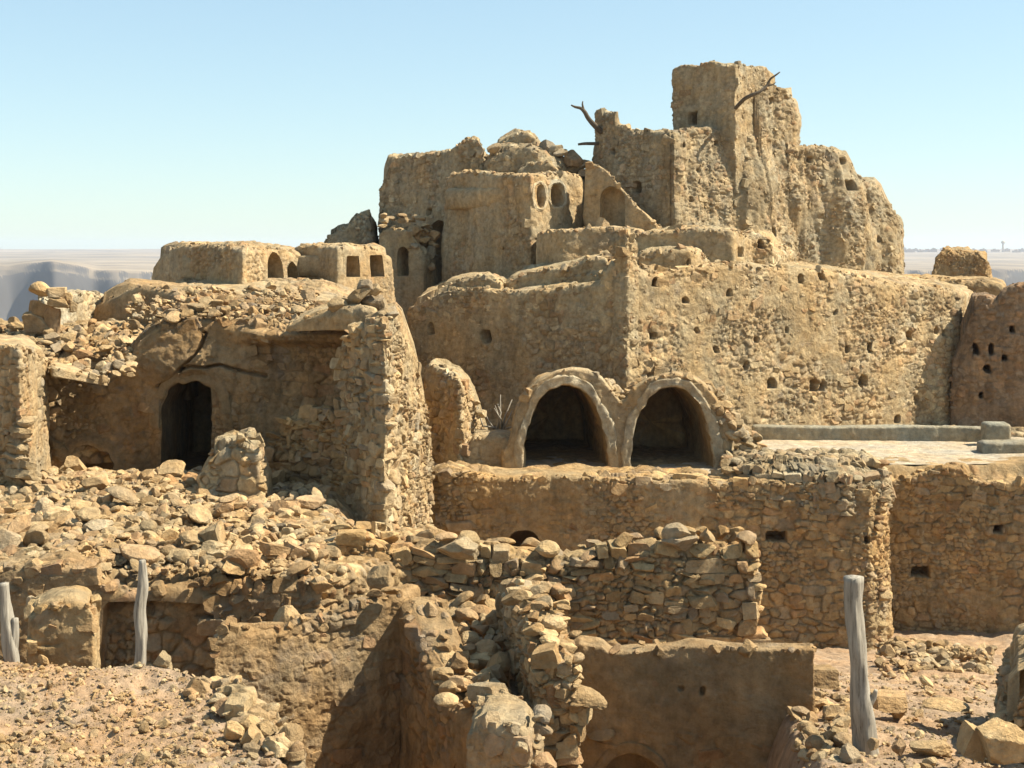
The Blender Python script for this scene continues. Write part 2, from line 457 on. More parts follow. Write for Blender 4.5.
    e, rn2, tl = masonry(tx + .3 * tl[:1].sum(), ty, TS['w'] * 1.0, TS['w'] * .85, sd + 99)
    b2 = sst(.03, .35, e); pm2 = sst(-.1, .1, TS['plas'] * .55 + .1 + fbm(tx, ty, 0 * tx, 1., 4, sd + 120))
    kf = np.broadcast_to(k, TX.shape).ravel()
    tz = topz(tx, ty) + toprough * sst(0, .15, kf) * ((TS['dep'] * b2 * (.3 + .7 * rn2)) * (1 - pm2) + .03 * fbm(tx, ty, 0 * tx, .25, 3, sd + 130))
    if dome: tz = tz + dome * (1 - (1 - kf) ** 2.2)
    topv = np.stack([tx, ty, tz], 1)
    off = len(side)
    ring = np.concatenate([idx[-1][None], off + np.arange(nr * m).reshape(nr, m)])
    q1 = np.stack([ring[:-1], np.roll(ring[:-1], -1, 1), np.roll(ring[1:], -1, 1), ring[1:]], -1).reshape(-1, 4)
    if rev: q1 = q1[:, ::-1]
    V = [side, topv]; Q = [q0, q1]
    rm = S.get('rimst', 7)
    if rm:
        rs_ = np.random.RandomState(sd + 5)
        for i in fine:
            cand = np.where(ed == i)[0]
            if len(cand) < 8: continue
            L_ = len(cand) * res
            for c_ in rs_.choice(cand, min(int(L_ * rm), 400)):
                w_s = min(.11, .024 * (1 - rs_.rand() * .95) ** (-.55))
                v_, f_ = (ROCKS if rs_.rand() < .5 else BOXES)[2 if w_s < 2 * res else 3][rs_.randint(16)]
                k_ = rs_.randint(0, 3); q_ = side[(nv - k_) * m + c_]
                mb.add((v_ * w_s) @ rotm(rs_, .3).T + q_ + np.array([0, 0, -.2 * w_s if k_ == 0 else 0.]), None, f_, tone=rs_.rand(), flat=True)
    tone = [rn, rn2]; gp = [gap, (1 - b2) * (1 - pm2)]; pl = [pm, pm2]
    if floor:                                                   # close the underside of an overhang
        off2 = off + nr * m; kk = np.linspace(0, 1, 5)[1:, None]
        bx = pos[None, :, 0] * (1 - kk) + sp[None, :, 0] * kk; by = pos[None, :, 1] * (1 - kk) + sp[None, :, 1] * kk
        bz = (zb(bx, by) if callable(zb) else np.full(bx.shape, zb)) + .05 * fbm(bx, by, 0 * bx, .5, 3, sd)
        V.append(np.stack([bx.ravel(), by.ravel(), bz.ravel()], 1))
        r2 = np.concatenate([idx[0][None], off2 + np.arange(4 * m).reshape(4, m)])
        Q.append(np.stack([r2[1:], np.roll(r2[1:], -1, 1), np.roll(r2[:-1], -1, 1), r2[:-1]], -1).reshape(-1, 4))
        tone.append(np.full(4 * m, .5)); gp.append(np.zeros(4 * m)); pl.append(np.ones(4 * m))
    mb.add(np.concatenate(V), np.concatenate(Q), None, np.concatenate(tone), np.concatenate(gp), np.concatenate(pl))
    return spec

def lining(sp, name, mat, S='plas', taper=.95, res=.03):
    """the inside of an opening: jambs, soffit, floor and back wall, as one part"""
    mb = MB(); f = sp['front']; dep = sp['depth']
    lp = [];
    for i in range(len(f)):
        a, b = f[i], f[(i + 1) % len(f)]; k = max(1, int(np.linalg.norm(b - a) / (res * 2)))
        for j in range(k): lp.append(a + (b - a) * j / k)
    lp = np.array(lp); m = len(lp); c = lp.mean(0)
    SEED[0] += 11; sd = SEED[0]; T = ST[S]
    nd = max(3, int(dep / (res * 2)))
    al = np.concatenate([[0], np.cumsum(np.linalg.norm(np.diff(lp, axis=0), axis=1))])
    rows = []; tn = []; gp = []; pl = []
    cen = (c - lp); cen[:, :] /= np.linalg.norm(cen, axis=1)[:, None] + 1e-9
    for j in range(nd + 1):
        d = dep * j / nd
        e, rn, tl = masonry(al, np.full(m, d), T['w'], T['h'], sd)
        b = sst(.03, .3, e); pm = sst(-.1, .1, T['plas'] * .55 + fbm(al, np.full(m, d), 0 * al, .8, 3, sd))
        di = (-(T['dep'] * b * rn * (1 - pm)) + .03 * fbm(lp[:, 0], lp[:, 2], np.full(m, d), .4, 3, sd)) * min(1, j / 2.) * (1 if dep > .5 else .4)
        rows.append(c + (lp - c) * (1 + (taper - 1) * j / nd) - sp['n'] * d - cen * di[:, None])
        tn.append(rn); gp.append((1 - b) * (1 - pm)); pl.append(pm)
    rows = np.array(rows)
    last = rows[-1]; cc = last.mean(0)
    for k in np.linspace(0, 1, 9)[1:]:
        w = last * (1 - k) + cc * k; w = w - sp['n'] * (.05 * fbm(w[:, 0], w[:, 1], w[:, 2], .35, 3, sd))[:, None] * (1 if dep > .5 else .3)
        rows = np.concatenate([rows, w[None]]); tn.append(tn[-1]); gp.append(gp[-1] * .3); pl.append(pl[-1])
    nr = len(rows); idx = np.arange(nr * m).reshape(nr, m)
    q = np.stack([idx[:-1], np.roll(idx[:-1], -1, 1), np.roll(idx[1:], -1, 1), idx[1:]], -1).reshape(-1, 4)
    mb.add(rows.reshape(-1, 3), q, None, np.concatenate(tn), np.concatenate(gp), np.concatenate(pl))
    return mb.build(name, mat)

def arch_ring(sp, name, mat, width=.16, proud=.05, inn=.0, open_bottom=True, wob=.02):
    """plastered rim round an opening"""
    f = sp['front']; c = f.mean(0); n3 = sp['n']; mb = MB()
    if not open_bottom: f = np.concatenate([f, f[:1]])
    d = np.diff(f, axis=0); L = np.concatenate([[0], np.cumsum(np.linalg.norm(d, axis=1))])
    s = np.linspace(0, L[-1], max(12, int(L[-1] / .035)))
    p = np.stack([np.interp(s, L, f[:, i]) for i in range(3)], 1)
    t = np.gradient(p, axis=0); t /= np.linalg.norm(t, axis=1)[:, None] + 1e-9
    for _ in range(3): t[1:-1] = (t[:-2] + t[1:-1] * 2 + t[2:]) / 4
    o = np.cross(t, n3); o /= np.linalg.norm(o, axis=1)[:, None] + 1e-9
    if ((p + o * .1 - c) ** 2).sum() < ((p - c) ** 2).sum(): o = -o
    SEED[0] += 7; sd = SEED[0]
    prof = [(-inn, -.25), (-inn, proud * .5), (.012 - inn, proud * .9), (width * .25, proud), (width * .5, proud * .9), (width * .8, proud), (width * .97, proud * .8), (width, proud * .2), (width * 1.01, -.08)]
    rows = []
    wv = 1 + .55 * fbm(s, 0 * s, 0 * s, .35, 4, sd, .65)
    for a, h in prof:
        r = p + o * (a * wv)[:, None] + n3 * h
        r = r + o * (wob * fbm(r[:, 0], r[:, 1] + a * 5, r[:, 2], .2, 3, sd + 3))[:, None] + n3 * (wob * fbm(r[:, 0], r[:, 1] + a * 5, r[:, 2], .15, 3, sd + 4))[:, None]
        rows.append(r)
    rows = np.array(rows); k, m = rows.shape[:2]; idx = np.arange(k * m).reshape(k, m)
    q = np.stack([idx[:-1, :-1], idx[:-1, 1:], idx[1:, 1:], idx[1:, :-1]], -1).reshape(-1, 4)
    mb.add(rows.reshape(-1, 3), q, None, .4, 0, 1)
    return mb.build(name, mat)

def crest(mb, line, step, size, rs, jit=.06, up=.3, sub=3, skip=.15):
    """bedded stones along the top edge of a wall: line of world points"""
    p = np.array(line, float); L = np.concatenate([[0], np.cumsum(np.linalg.norm(np.diff(p, axis=0), axis=1))])
    s = 0
    while s < L[-1]:
        c = np.array([np.interp(s, L, p[:, i]) for i in range(3)])
        z = size * rs.uniform(.6, 1.35)
        if rs.rand() > skip:
            add_rock(mb, c + rs.normal(size=3) * [jit * .3, jit, jit * .3] + [0, 0, z * up * .6], z, rs, .25, sub, (1, 1, rs.uniform(.6, .95)))
        s += step * rs.uniform(.7, 1.3) * (z / size)

def face_stones(mb, A, B, z0, ztop, size, rs, proud=.05, sub=3, aspect=None):
    """rough courses of real stones set into a wall face from plan point A to B, z0 up to ztop(x, y)"""
    A, B = np.array(A, float), np.array(B, float); d = B - A; l = np.hypot(*d); d /= l
    n = np.array([d[1], -d[0]])
    Rz = np.array(Matrix.Rotation(math.atan2(d[1], d[0]), 3, 'Z'))
    sd = rs.randint(1000)
    def wob(a, z): return float(.38 * size * fbm(np.array([a]), np.array([z]), np.array([0.]), .55, 2, sd)[0])
    def put(a, z, w, h, dp):
        p = A + d * min(a, l)
        v, f = BOXES[sub][rs.randint(16)]
        if rs.rand() < .3: v, f = ROCKS[sub][rs.randint(16)]
        k = np.abs(v).max(0); fl = np.where(rs.rand(3) > .5, 1., -1.)
        v = v / k * fl * np.array([w, dp, h])
        if fl.prod() < 0: f = f[:, ::-1]
        v = v @ np.array(Matrix.Rotation(rs.normal() * .14, 3, 'Y') @ Matrix.Rotation(rs.normal() * .15, 3, 'Z') @ Matrix.Rotation(rs.normal() * .15, 3, 'X')).T @ Rz.T
        o = proud - dp + rs.normal() * .022
        mb.add(v + np.array([p[0] + n[0] * o, p[1] + n[1] * o, z + wob(a, z)]), None, f, tone=rs.rand(), flat=True)
    z = z0
    while True:
        hh = size * rs.uniform(.55, 1.15); s = rs.uniform(-size, 0); anyp = False
        while s < l:
            w = size * math.exp(rs.normal() * .42) * 1.12; c = s + w * .5
            p = A + d * min(max(c, 0), l); top = float(ztop(p[0], p[1]))
            if c > -.3 * size and z + hh * .35 < top:
                anyp = True
                if rs.rand() < .22:
                    put(c, z + hh * .25, w * .5, hh * .27, size * .5); put(c + rs.normal() * .03, z + hh * .76, w * .52, hh * .27, size * .5)
                else: put(c, z + hh * .5, w * .53, hh * rs.uniform(.46, .62), size * rs.uniform(.5, .8))
                if rs.rand() < .35: put(c + w * .5, z + rs.uniform(0, hh), size * rs.uniform(.12, .22), size * rs.uniform(.10, .18), size * .4)
            s += w * .98
        z += hh * .92
        if not anyp or z > z0 + 6: break

def wallpoly(A, B, t):
    """plan of a straight wall: front from A to B (column, depth), thickness t behind"""
    a, b = np.array(PXY(*A)), np.array(PXY(*B)); d = (b - a) / np.hypot(*(b - a)); n = np.array([-d[1], d[0]])
    return [tuple(a), tuple(b), tuple(b + n * t), tuple(a + n * t)]
def wspine(p):
    p = np.array(p); a, b = (p[0] + p[3]) / 2, (p[1] + p[2]) / 2; t = np.hypot(*(p[3] - p[0])) / 2
    d = (b - a) / np.hypot(*(b - a)); return (a + d * t * .8, b - d * t * .8)

# ================================================================== SCENE
RS = np.random.RandomState(5)
def thing(mb, name, mat, label, cat, kids=(), group=None, kind=None):
    o = at_base(mb.build(name, mat)); tag(o, label, cat, group, kind); adopt(o, kids); return o
def part(fn, name, mat):
    mb = MB(); fn(mb); return mb.build(name, mat)
def line3(pts, Y):
    """silhouette points (column, row) at depth Y (number or function of column) -> world points"""
    return [(X(a, Y(a) if callable(Y) else Y), Y(a) if callable(Y) else Y, Z(b, Y(a) if callable(Y) else Y)) for a, b in pts]
def hole(x, y, w=6, h=8, d=.35, edge=0):
    q = R.uniform(.75, 1.0); k = R.choice(['rect', 'oval', 'round'])
    return dict(kind=k, x0=x - w * q / 2, x1=x + w * q / 2, y0=y - h * q / 2, y1=y + h * q / 2, depth=max(.55, d), edge=edge, wob=.03)

# ------------------------------------------------------------------ ground
def ground_h(x, y):
    r = np.hypot(x, y); px = CX + FPX * x / np.maximum(y, .5)
    # near court, sloping down from the viewer's bank to the foot of the walls
    z = np.interp(r, [0, 6, 9, 11.8, 15, 18, 20.5, 23, 30, 60, 110, 260, 700], [-2.6, -3.0, -3.45, -4.05, -4.55, -5.2, -5.75, -6.4, -6.6, -8, -16, -60, -78])
    # bank of gravel at the lower left
    z = z - 1.3 * sst(2.55, 2.0, x - .075 * (y - 13)) * sst(15.5, 13.5, y)
    k = sst(-1.30, -1.85, x + .42 * (y - 10)) * sst(12.9, 11.6, y + .42 * (x + 3.2))
    bank = np.interp(y, [5, 8, 9.2, 10.2, 11.4, 12.5], [-2.9, -3.15, -3.32, -3.42, -3.40, -3.55]) - .10 * np.maximum(0, x + 2.2)
    z = z + k * (bank - z)
    near = sst(40, 22, r)
    z = z + near * (.10 * fbm(x, y, 0 * x, 1.6, 4, 3) + .06 * fbm(x, y, 0 * x, .35, 4, 4) + .028 * fbm(x, y, 0 * x, .08, 3, 5))
    # far country: a valley, a shaded scarp with spurs, then a plateau rising to the horizon
    az = np.arctan2(x, y)
    o0 = 0 * az
    b = 1430 + 110 * fbm(az * 7, o0, o0, 1, 2, 8) + 70 * np.abs(fbm(az * 17, o0, o0, 1, 3, 9)) + 60 * fbm(az * 45, o0, o0, 1, 2, 29) + 30 * fbm(x, y, o0, 45, 3, 10)
    t = r - b
    top = 54 + 9 * fbm(az * 16, o0, o0, 1, 4, 21)
    far = -84 + 12 * sst(-420, 0, t) + (top - 8) * sst(0, 45, t) + 8 * sst(45, 75, t) + (54 - top) * sst(300, 900, t) + 13 * sst(700, 2600, t) + 8 * sst(2400, 3600, t)
    far = far + 2.6 * fbm(x, y, o0, 380, 4, 12) * sst(100, 500, t) + 4 * fbm(x, y, o0, 50, 3, 14) * sst(-350, -20, t) * sst(100, 10, t)
    return np.where(r > 700, z + (far - z) * sst(700, 1150, r), z)

def build_ground():
    rad = [3.0]
    while rad[-1] < 5200:
        r = rad[-1]; rad.append(r * (1.0028 if 8.5 < r < 24 else 1.012 if r < 900 else 1.006 if r < 3200 else 1.02))
    rad = np.array(rad)
    a = np.concatenate([np.linspace(-math.pi, -.46, 46)[:-1], np.linspace(-.46, .46, 620), np.linspace(.46, math.pi, 46)[1:-1]])
    RR, AA = np.meshgrid(rad, a, indexing='ij')
    x, y = RR * np.sin(AA), RR * np.cos(AA)
    z = ground_h(x.ravel(), y.ravel())
    n, m = RR.shape; idx = np.arange(n * m).reshape(n, m)
    q = np.stack([idx[:-1], np.roll(idx[:-1], -1, 1), np.roll(idx[1:], -1, 1), idx[1:]], -1).reshape(-1, 4)[:, ::-1]
    mb = MB(); mb.add(np.stack([x.ravel(), y.ravel(), z], 1), q, None, .5, 0, .6)
    c = n * m
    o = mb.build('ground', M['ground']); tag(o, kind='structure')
    return o

def mat_ground():
    m = mat_stone('desert_ground', (.46, .32, .19), (.33, .22, .125), (.4, .28, .17), (.40, .28, .17), stain=.3)
    N, L = m.node_tree.nodes, m.node_tree.links; b = N['Principled BSDF']; src = b.inputs['Base Color'].links[0].from_socket
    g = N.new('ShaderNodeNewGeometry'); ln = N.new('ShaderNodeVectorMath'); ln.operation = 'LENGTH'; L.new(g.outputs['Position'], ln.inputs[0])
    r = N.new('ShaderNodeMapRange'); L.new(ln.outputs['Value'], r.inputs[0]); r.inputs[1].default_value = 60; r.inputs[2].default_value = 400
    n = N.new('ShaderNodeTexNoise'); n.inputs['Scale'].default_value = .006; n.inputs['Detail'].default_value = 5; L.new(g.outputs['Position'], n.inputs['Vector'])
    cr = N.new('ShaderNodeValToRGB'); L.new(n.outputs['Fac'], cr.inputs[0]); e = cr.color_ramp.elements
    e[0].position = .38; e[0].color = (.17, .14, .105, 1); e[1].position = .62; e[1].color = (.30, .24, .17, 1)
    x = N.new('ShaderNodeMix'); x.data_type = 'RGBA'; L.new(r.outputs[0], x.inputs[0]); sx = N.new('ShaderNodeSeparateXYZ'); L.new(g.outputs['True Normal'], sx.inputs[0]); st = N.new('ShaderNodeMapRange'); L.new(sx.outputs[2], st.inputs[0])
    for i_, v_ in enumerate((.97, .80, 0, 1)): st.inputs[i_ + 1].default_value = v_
    scarp_shade = N.new('ShaderNodeMix'); scarp_shade.data_type = 'RGBA'; L.new(st.outputs[0], scarp_shade.inputs[0]); L.new(cr.outputs[0], scarp_shade.inputs[6]); scarp_shade.inputs[7].default_value = (.075, .07, .065, 1)   # shade of the far scarps painted into the colour, near-black on steep slopes
    L.new(src, x.inputs[6]); L.new(scarp_shade.outputs[2], x.inputs[7]); L.new(x.outputs[2], b.inputs['Base Color'])
    return m
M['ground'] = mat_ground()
build_ground()

# ------------------------------------------------------------------ fortress: two-faced retaining building
def fortress():
    L, Cc, Rr = PXY(402, 33.0), PXY(626, 29.0), PXY(968, 34.2)
    back = [PXY(985, 41), PXY(440, 42)]
    poly = [L, Cc, Rr] + back
    prof = profile([(402, 33), (626, 29), (968, 34.2)],
        [(390, 305), (403, 303), (420, 297), (433, 291), (450, 288), (472, 287), (500, 288), (507, 290), (560, 285), (600, 281), (612, 262), (626, 262),
         (640, 270), (660, 276), (690, 268), (720, 263), (750, 262), (760, 265), (800, 267), (830, 270), (870, 277), (900, 282), (935, 286), (968, 291), (1000, 296)])
    hl = [hole(425, 328, 6, 12, 1.0), hole(482, 337, 9, 13, 1.0)]
    hr = [(742, 252.6, 7, 9), (657, 283, 9, 9), (733, 294, 5, 7), (629, 316, 5, 7), (654, 336, 5, 5), (806, 278, 5, 10), (827, 276.5, 5, 8), (748.6, 367, 4, 8), (774, 383, 8, 10),
          (815, 386, 9, 11), (824, 386, 6, 12), (874, 348, 6, 11), (850.5, 350, 4, 7), (865.5, 381, 9, 13), (894.7, 341, 4, 6), (632, 376, 5, 7), (649, 376, 4, 5), (914.5, 336, 5, 9),
          (942, 331, 5, 7), (951, 333, 6, 7), (899, 420, 5, 6), (700, 330, 4, 5), (688, 300, 5, 5), (720, 350, 4, 5), (790, 330, 3, 5), (840, 312, 3, 5), (920, 400, 4, 7), (760, 340, 4, 4)]
    hl += [hole(*h, .3, 1) for h in hr]
    mb = MB(); mass(mb, poly, prof, -5.2, 'fort', px=1.25, fine=(0, 1), holes=hl, rnd=.16, batter=.045, topst='left')
    kids = []
    # squat barrel roofs stepped behind the wall head
    def vault(poly, pr, zb, dome, hs=(), st=dict(ST['fort'], plas=.1, stud=12, rimst=12)):
        def f(m_): mass(m_, poly, pr, zb, st, px=1.4, fine=(0, 1), rnd=.13, batter=.05, dome=dome, holes=hs)
        kids.append(part(f, 'vault_roof', M['fort']))
    vault([PXY(628, 31.6), PXY(735, 31.2), PXY(762, 33.2), PXY(640, 34.5)], profile([(628, 31.6), (735, 31.2), (762, 33.2)], [(628, 232), (660, 230), (700, 228), (735, 229), (748, 234), (765, 240)]), -1.2, .02, [hole(742, 252, 8, 10, .3, 1)])
    vault([PXY(634, 30.4), PXY(692, 30.5), PXY(722, 31.6), PXY(642, 32.2)], profile([(634, 30.4), (690, 30.5), (722, 31.6)], [(634, 251), (660, 248), (690, 248), (705, 252), (722, 262)]), -1.4, .02, [hole(693, 263, 8, 9, .3, 0)])
    vault([PXY(632, 29.55), PXY(662, 29.75), PXY(668, 30.4), PXY(636, 30.3)], profile([(632, 29.5), (668, 30.4)], [(632, 268), (655, 267), (668, 272)]), -1.4, .0, [hole(657, 283, 8, 9, .3, 0)])
    vault([PXY(430, 32.9), PXY(502, 31.6), PXY(520, 35), PXY(450, 36)], profile([(430, 33), (502, 31.6), (520, 35)], [(430, 292), (440, 285), (455, 280), (475, 277), (490, 277), (502, 281), (520, 280)]), -1.6, .03)
    vault([PXY(500, 32.3), PXY(610, 30.4), PXY(614, 33.5), PXY(530, 36)], profile([(500, 32.3), (610, 30.4)], [(500, 280), (515, 274), (545, 268), (575, 262), (590, 258), (610, 255)]), -1.6, .03)
    vault([PXY(555, 31.2), PXY(610, 30.2), PXY(612, 31), PXY(560, 32.2)], profile([(555, 31.2), (610, 30.2)], [(555, 282), (570, 276), (590, 274), (610, 272)]), -1.6, .02)
    def pier(m_): mass(m_, [PXY(611, 29.2), PXY(627, 28.93), PXY(640, 29.25), PXY(630, 30.0)], profile([(611, 29), (640, 29.2)], [(611, 240), (618, 231), (630, 231), (640, 240)]), -3.2, 'fort', px=1.2, fine=(0, 1, 2, 3), rnd=.08, batter=.02)
    kids.append(part(pier, 'corner_pier', M['fort']))
    thing(mb, 'fortress', M['fort'], 'long battered rubble-stone fortress wall with small putlog holes behind the paved terrace', 'fortress', kids)
fortress()

def perp_wall():
    poly = [PXY(947, 33.74), PXY(1090, 33.0), PXY(1090, 35.2), PXY(975, 35.2)]
    hs = [hole(973, 349, 6, 10), hole(990, 350, 5, 11), hole(1006.6, 358, 6, 6), hole(987, 369, 8, 9), hole(1015, 330, 4, 6), hole(980, 395, 4, 6)]
    mb = MB(); mass(mb, poly, profile([(947, 33.74), (1090, 33.0)], [(946, 366), (952, 350), (960, 326), (972, 297), (985, 296), (998, 300), (1004, 290), (1020, 284), (1090, 280)]), -5.0, 'fort', px=1.25, fine=(0,), rnd=.12, holes=hs)
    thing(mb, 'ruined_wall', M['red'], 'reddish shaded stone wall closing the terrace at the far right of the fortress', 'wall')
perp_wall()

# ------------------------------------------------------------------ hilltop granary: tower, keep and buttresses
def keep():
    kids = []
    # keep body: shaded left face, sunlit right face with rounded ribs
    def ribs(cs, z_top):
        def f(px, z):
            r = 0 * px
            for c, w_, a in cs:
                q_ = np.clip(np.abs(px - c) / w_, 0, 1); r = np.maximum(r, a * np.sqrt(np.maximum(0, 1 - q_ * q_)))
            return r * sst(z_top + .1, z_top - 1.4, z) +   .42 * fbm(px / 30., z * .22, 0 * px, 1, 4, 44, .6) * (px > 672)
        return f
    poly = [PXY(586, 38.5), PXY(670, 36.0), PXY(806, 39.2), PXY(806, 44), PXY(600, 44)]
    pr = profile([(586, 38.5), (670, 36.0), (806, 39.2)], [(580, 112), (588, 108), (607, 110), (609, 122), (625, 127), (668, 127), (700, 127), (735, 128), (762, 131), (765, 84), (795, 84), (803, 90), (806, 96)])
    mb = MB(); mass(mb, poly, pr, -1.5, 'keep', px=1.2, fine=(0, 1), rnd=.14, batter=.045, relief=lambda px, z: ribs([(690, 26, .12), (726, 18, .28), (757, 26, .42), (790, 16, .16)], 3.0)(px, z) * (px > 672),
        holes=[hole(633, 187, 10, 13, .6, 0), hole(607, 150, 4, 5), hole(722, 142, 5, 5, .3, 1), hole(684, 145, 4, 4, .3, 1), hole(700, 170, 4, 4, .3, 1), hole(781, 101, 6, 7, .3, 1), hole(765, 233, 5, 8, .3, 1), hole(690, 200, 4, 4, .3, 1), hole(745, 138, 4, 4, .3, 1)])
    def tower(m_):
        mass(m_, [PXY(671, 38.6), PXY(736, 37.3), PXY(766, 38.6), PXY(775, 41.5), PXY(690, 42.0)], profile([(671, 38.6), (736, 37.3), (766, 38.6)], [(671, 66), (700, 64), (735, 62), (741, 60), (750, 64), (766, 66)]), 1.5, dict(ST['keep'], plas=.1), px=1.2, fine=(0, 1), rnd=.09, batter=.012,
             holes=[hole(692, 118, 9, 13, .5, 0)])
    kids.append(part(tower, 'tower', M['keep']))
    def step(m_): mass(m_, [PXY(783, 38.75), PXY(856, 40.4), PXY(858, 45), PXY(790, 45)], profile([(783, 38.75), (858, 40.4)], [(783, 140), (803, 145), (836, 145), (846, 150), (853, 164), (858, 182)]), -2.2, 'keep', px=1.2, fine=(0, 1), rnd=.16, batter=.02, relief=ribs([(806, 18, .22), (838, 20, .34)], 2.6), holes=[hole(841, 162, 5, 6, .3, 0), hole(812, 160, 4, 4, .3, 0), hole(842, 186, 9, 10, .5, 0)])
    kids.append(part(step, 'buttress', M['keep']))
    def step2(m_): mass(m_, [PXY(842, 40.3), PXY(893, 41.6), PXY(896, 46), PXY(850, 46)], profile([(842, 40.3), (896, 41.6)], [(842, 178), (856, 178), (874, 179), (881, 186), (887, 200), (892, 208), (897, 232)]), -2.2, 'keep', px=1.2, fine=(0, 1), rnd=.16, batter=.015, relief=ribs([(866, 16, .20), (885, 12, .30)], 1.8), holes=[hole(868, 197, 5, 5, .3, 0), hole(873, 240, 4, 6, .3, 0)])
    kids.append(part(step2, 'buttress', M['keep']))
    thing(mb, 'granary_keep', M['keep'], 'tall ruined granary keep with square tower and rounded stone buttresses on the hilltop', 'tower', kids)
keep()

def foot():
    """low rough block between the fortress roofs and the keep's foot"""
    mb = MB(); mass(mb, [PXY(735, 32.4), PXY(775, 32.6), PXY(800, 36), PXY(745, 36)], profile([(735, 32.4), (775, 32.6)], [(735, 232), (750, 228), (772, 234), (780, 245)]), -1.5, 'fort', px=1.3, fine=(0, 1, 3), rnd=.25, batter=.06, holes=[hole(762, 244, 8, 9, .3), hole(742, 254, 6, 8, .3)])
    thing(mb, 'stone_block', M['fort'], 'rough stone block below the keep beside the stepped vault roofs', 'building')
foot()

def ledge():
    mb = MB(); mass(mb, [PXY(535, 34.2), PXY(560, 33.2), PXY(640, 33.4), PXY(650, 36.5), PXY(545, 37)], profile([(535, 34.2), (560, 33.2), (640, 33.4)], [(535, 232), (556, 229), (600, 226), (640, 227)]), -1.4, dict(ST['plas'], plas=.1, stud=10, rough=.035, rimst=12), px=1.3, fine=(0, 1), rnd=.10, batter=.03)
    thing(mb, 'roof_terrace', M['plas'], 'plastered flat roof block below the broken arch', 'roof')
    # broken arch: an upright slab with a niche, its top falling in a curve to the right
    poly = wallpoly((584, 36.2), (657, 35.6), .55)
    pr = profile([(584, 36.2), (657, 35.6)], [(580, 170), (585, 164), (598, 164), (608, 172), (617, 182), (626, 192), (636, 205), (646, 214), (658, 226)])
    mb = MB(); sp = mass(mb, poly, pr, Z(236, 36), dict(ST['plas'], plas=.4, stud=8, rough=.035, rimst=14, amp=.09), px=1.0, fine=(0, 1), rnd=.06, batter=0, opens=[dict(kind='round', x0=600, x1=625, y0=187, y1=232, depth=.40)])
    k = [lining(s, 'niche', M['plas'], res=.05) for s in sp]
    thing(mb, 'broken_arch', M['plas'], 'broken plaster arch fragment standing on the roof terrace left of the keep', 'arch', k)
    mb = MB(); v, f = ROCKS[4][3]; mb.add(v * [.18, .16, .22] + [X(603, 34), 34, Z(224, 34)], None, f, flat=True)
    thing(mb, 'stone', M['loose'], 'small upright stone on the flat roof block in front of the broken arch', 'stone')
ledge()

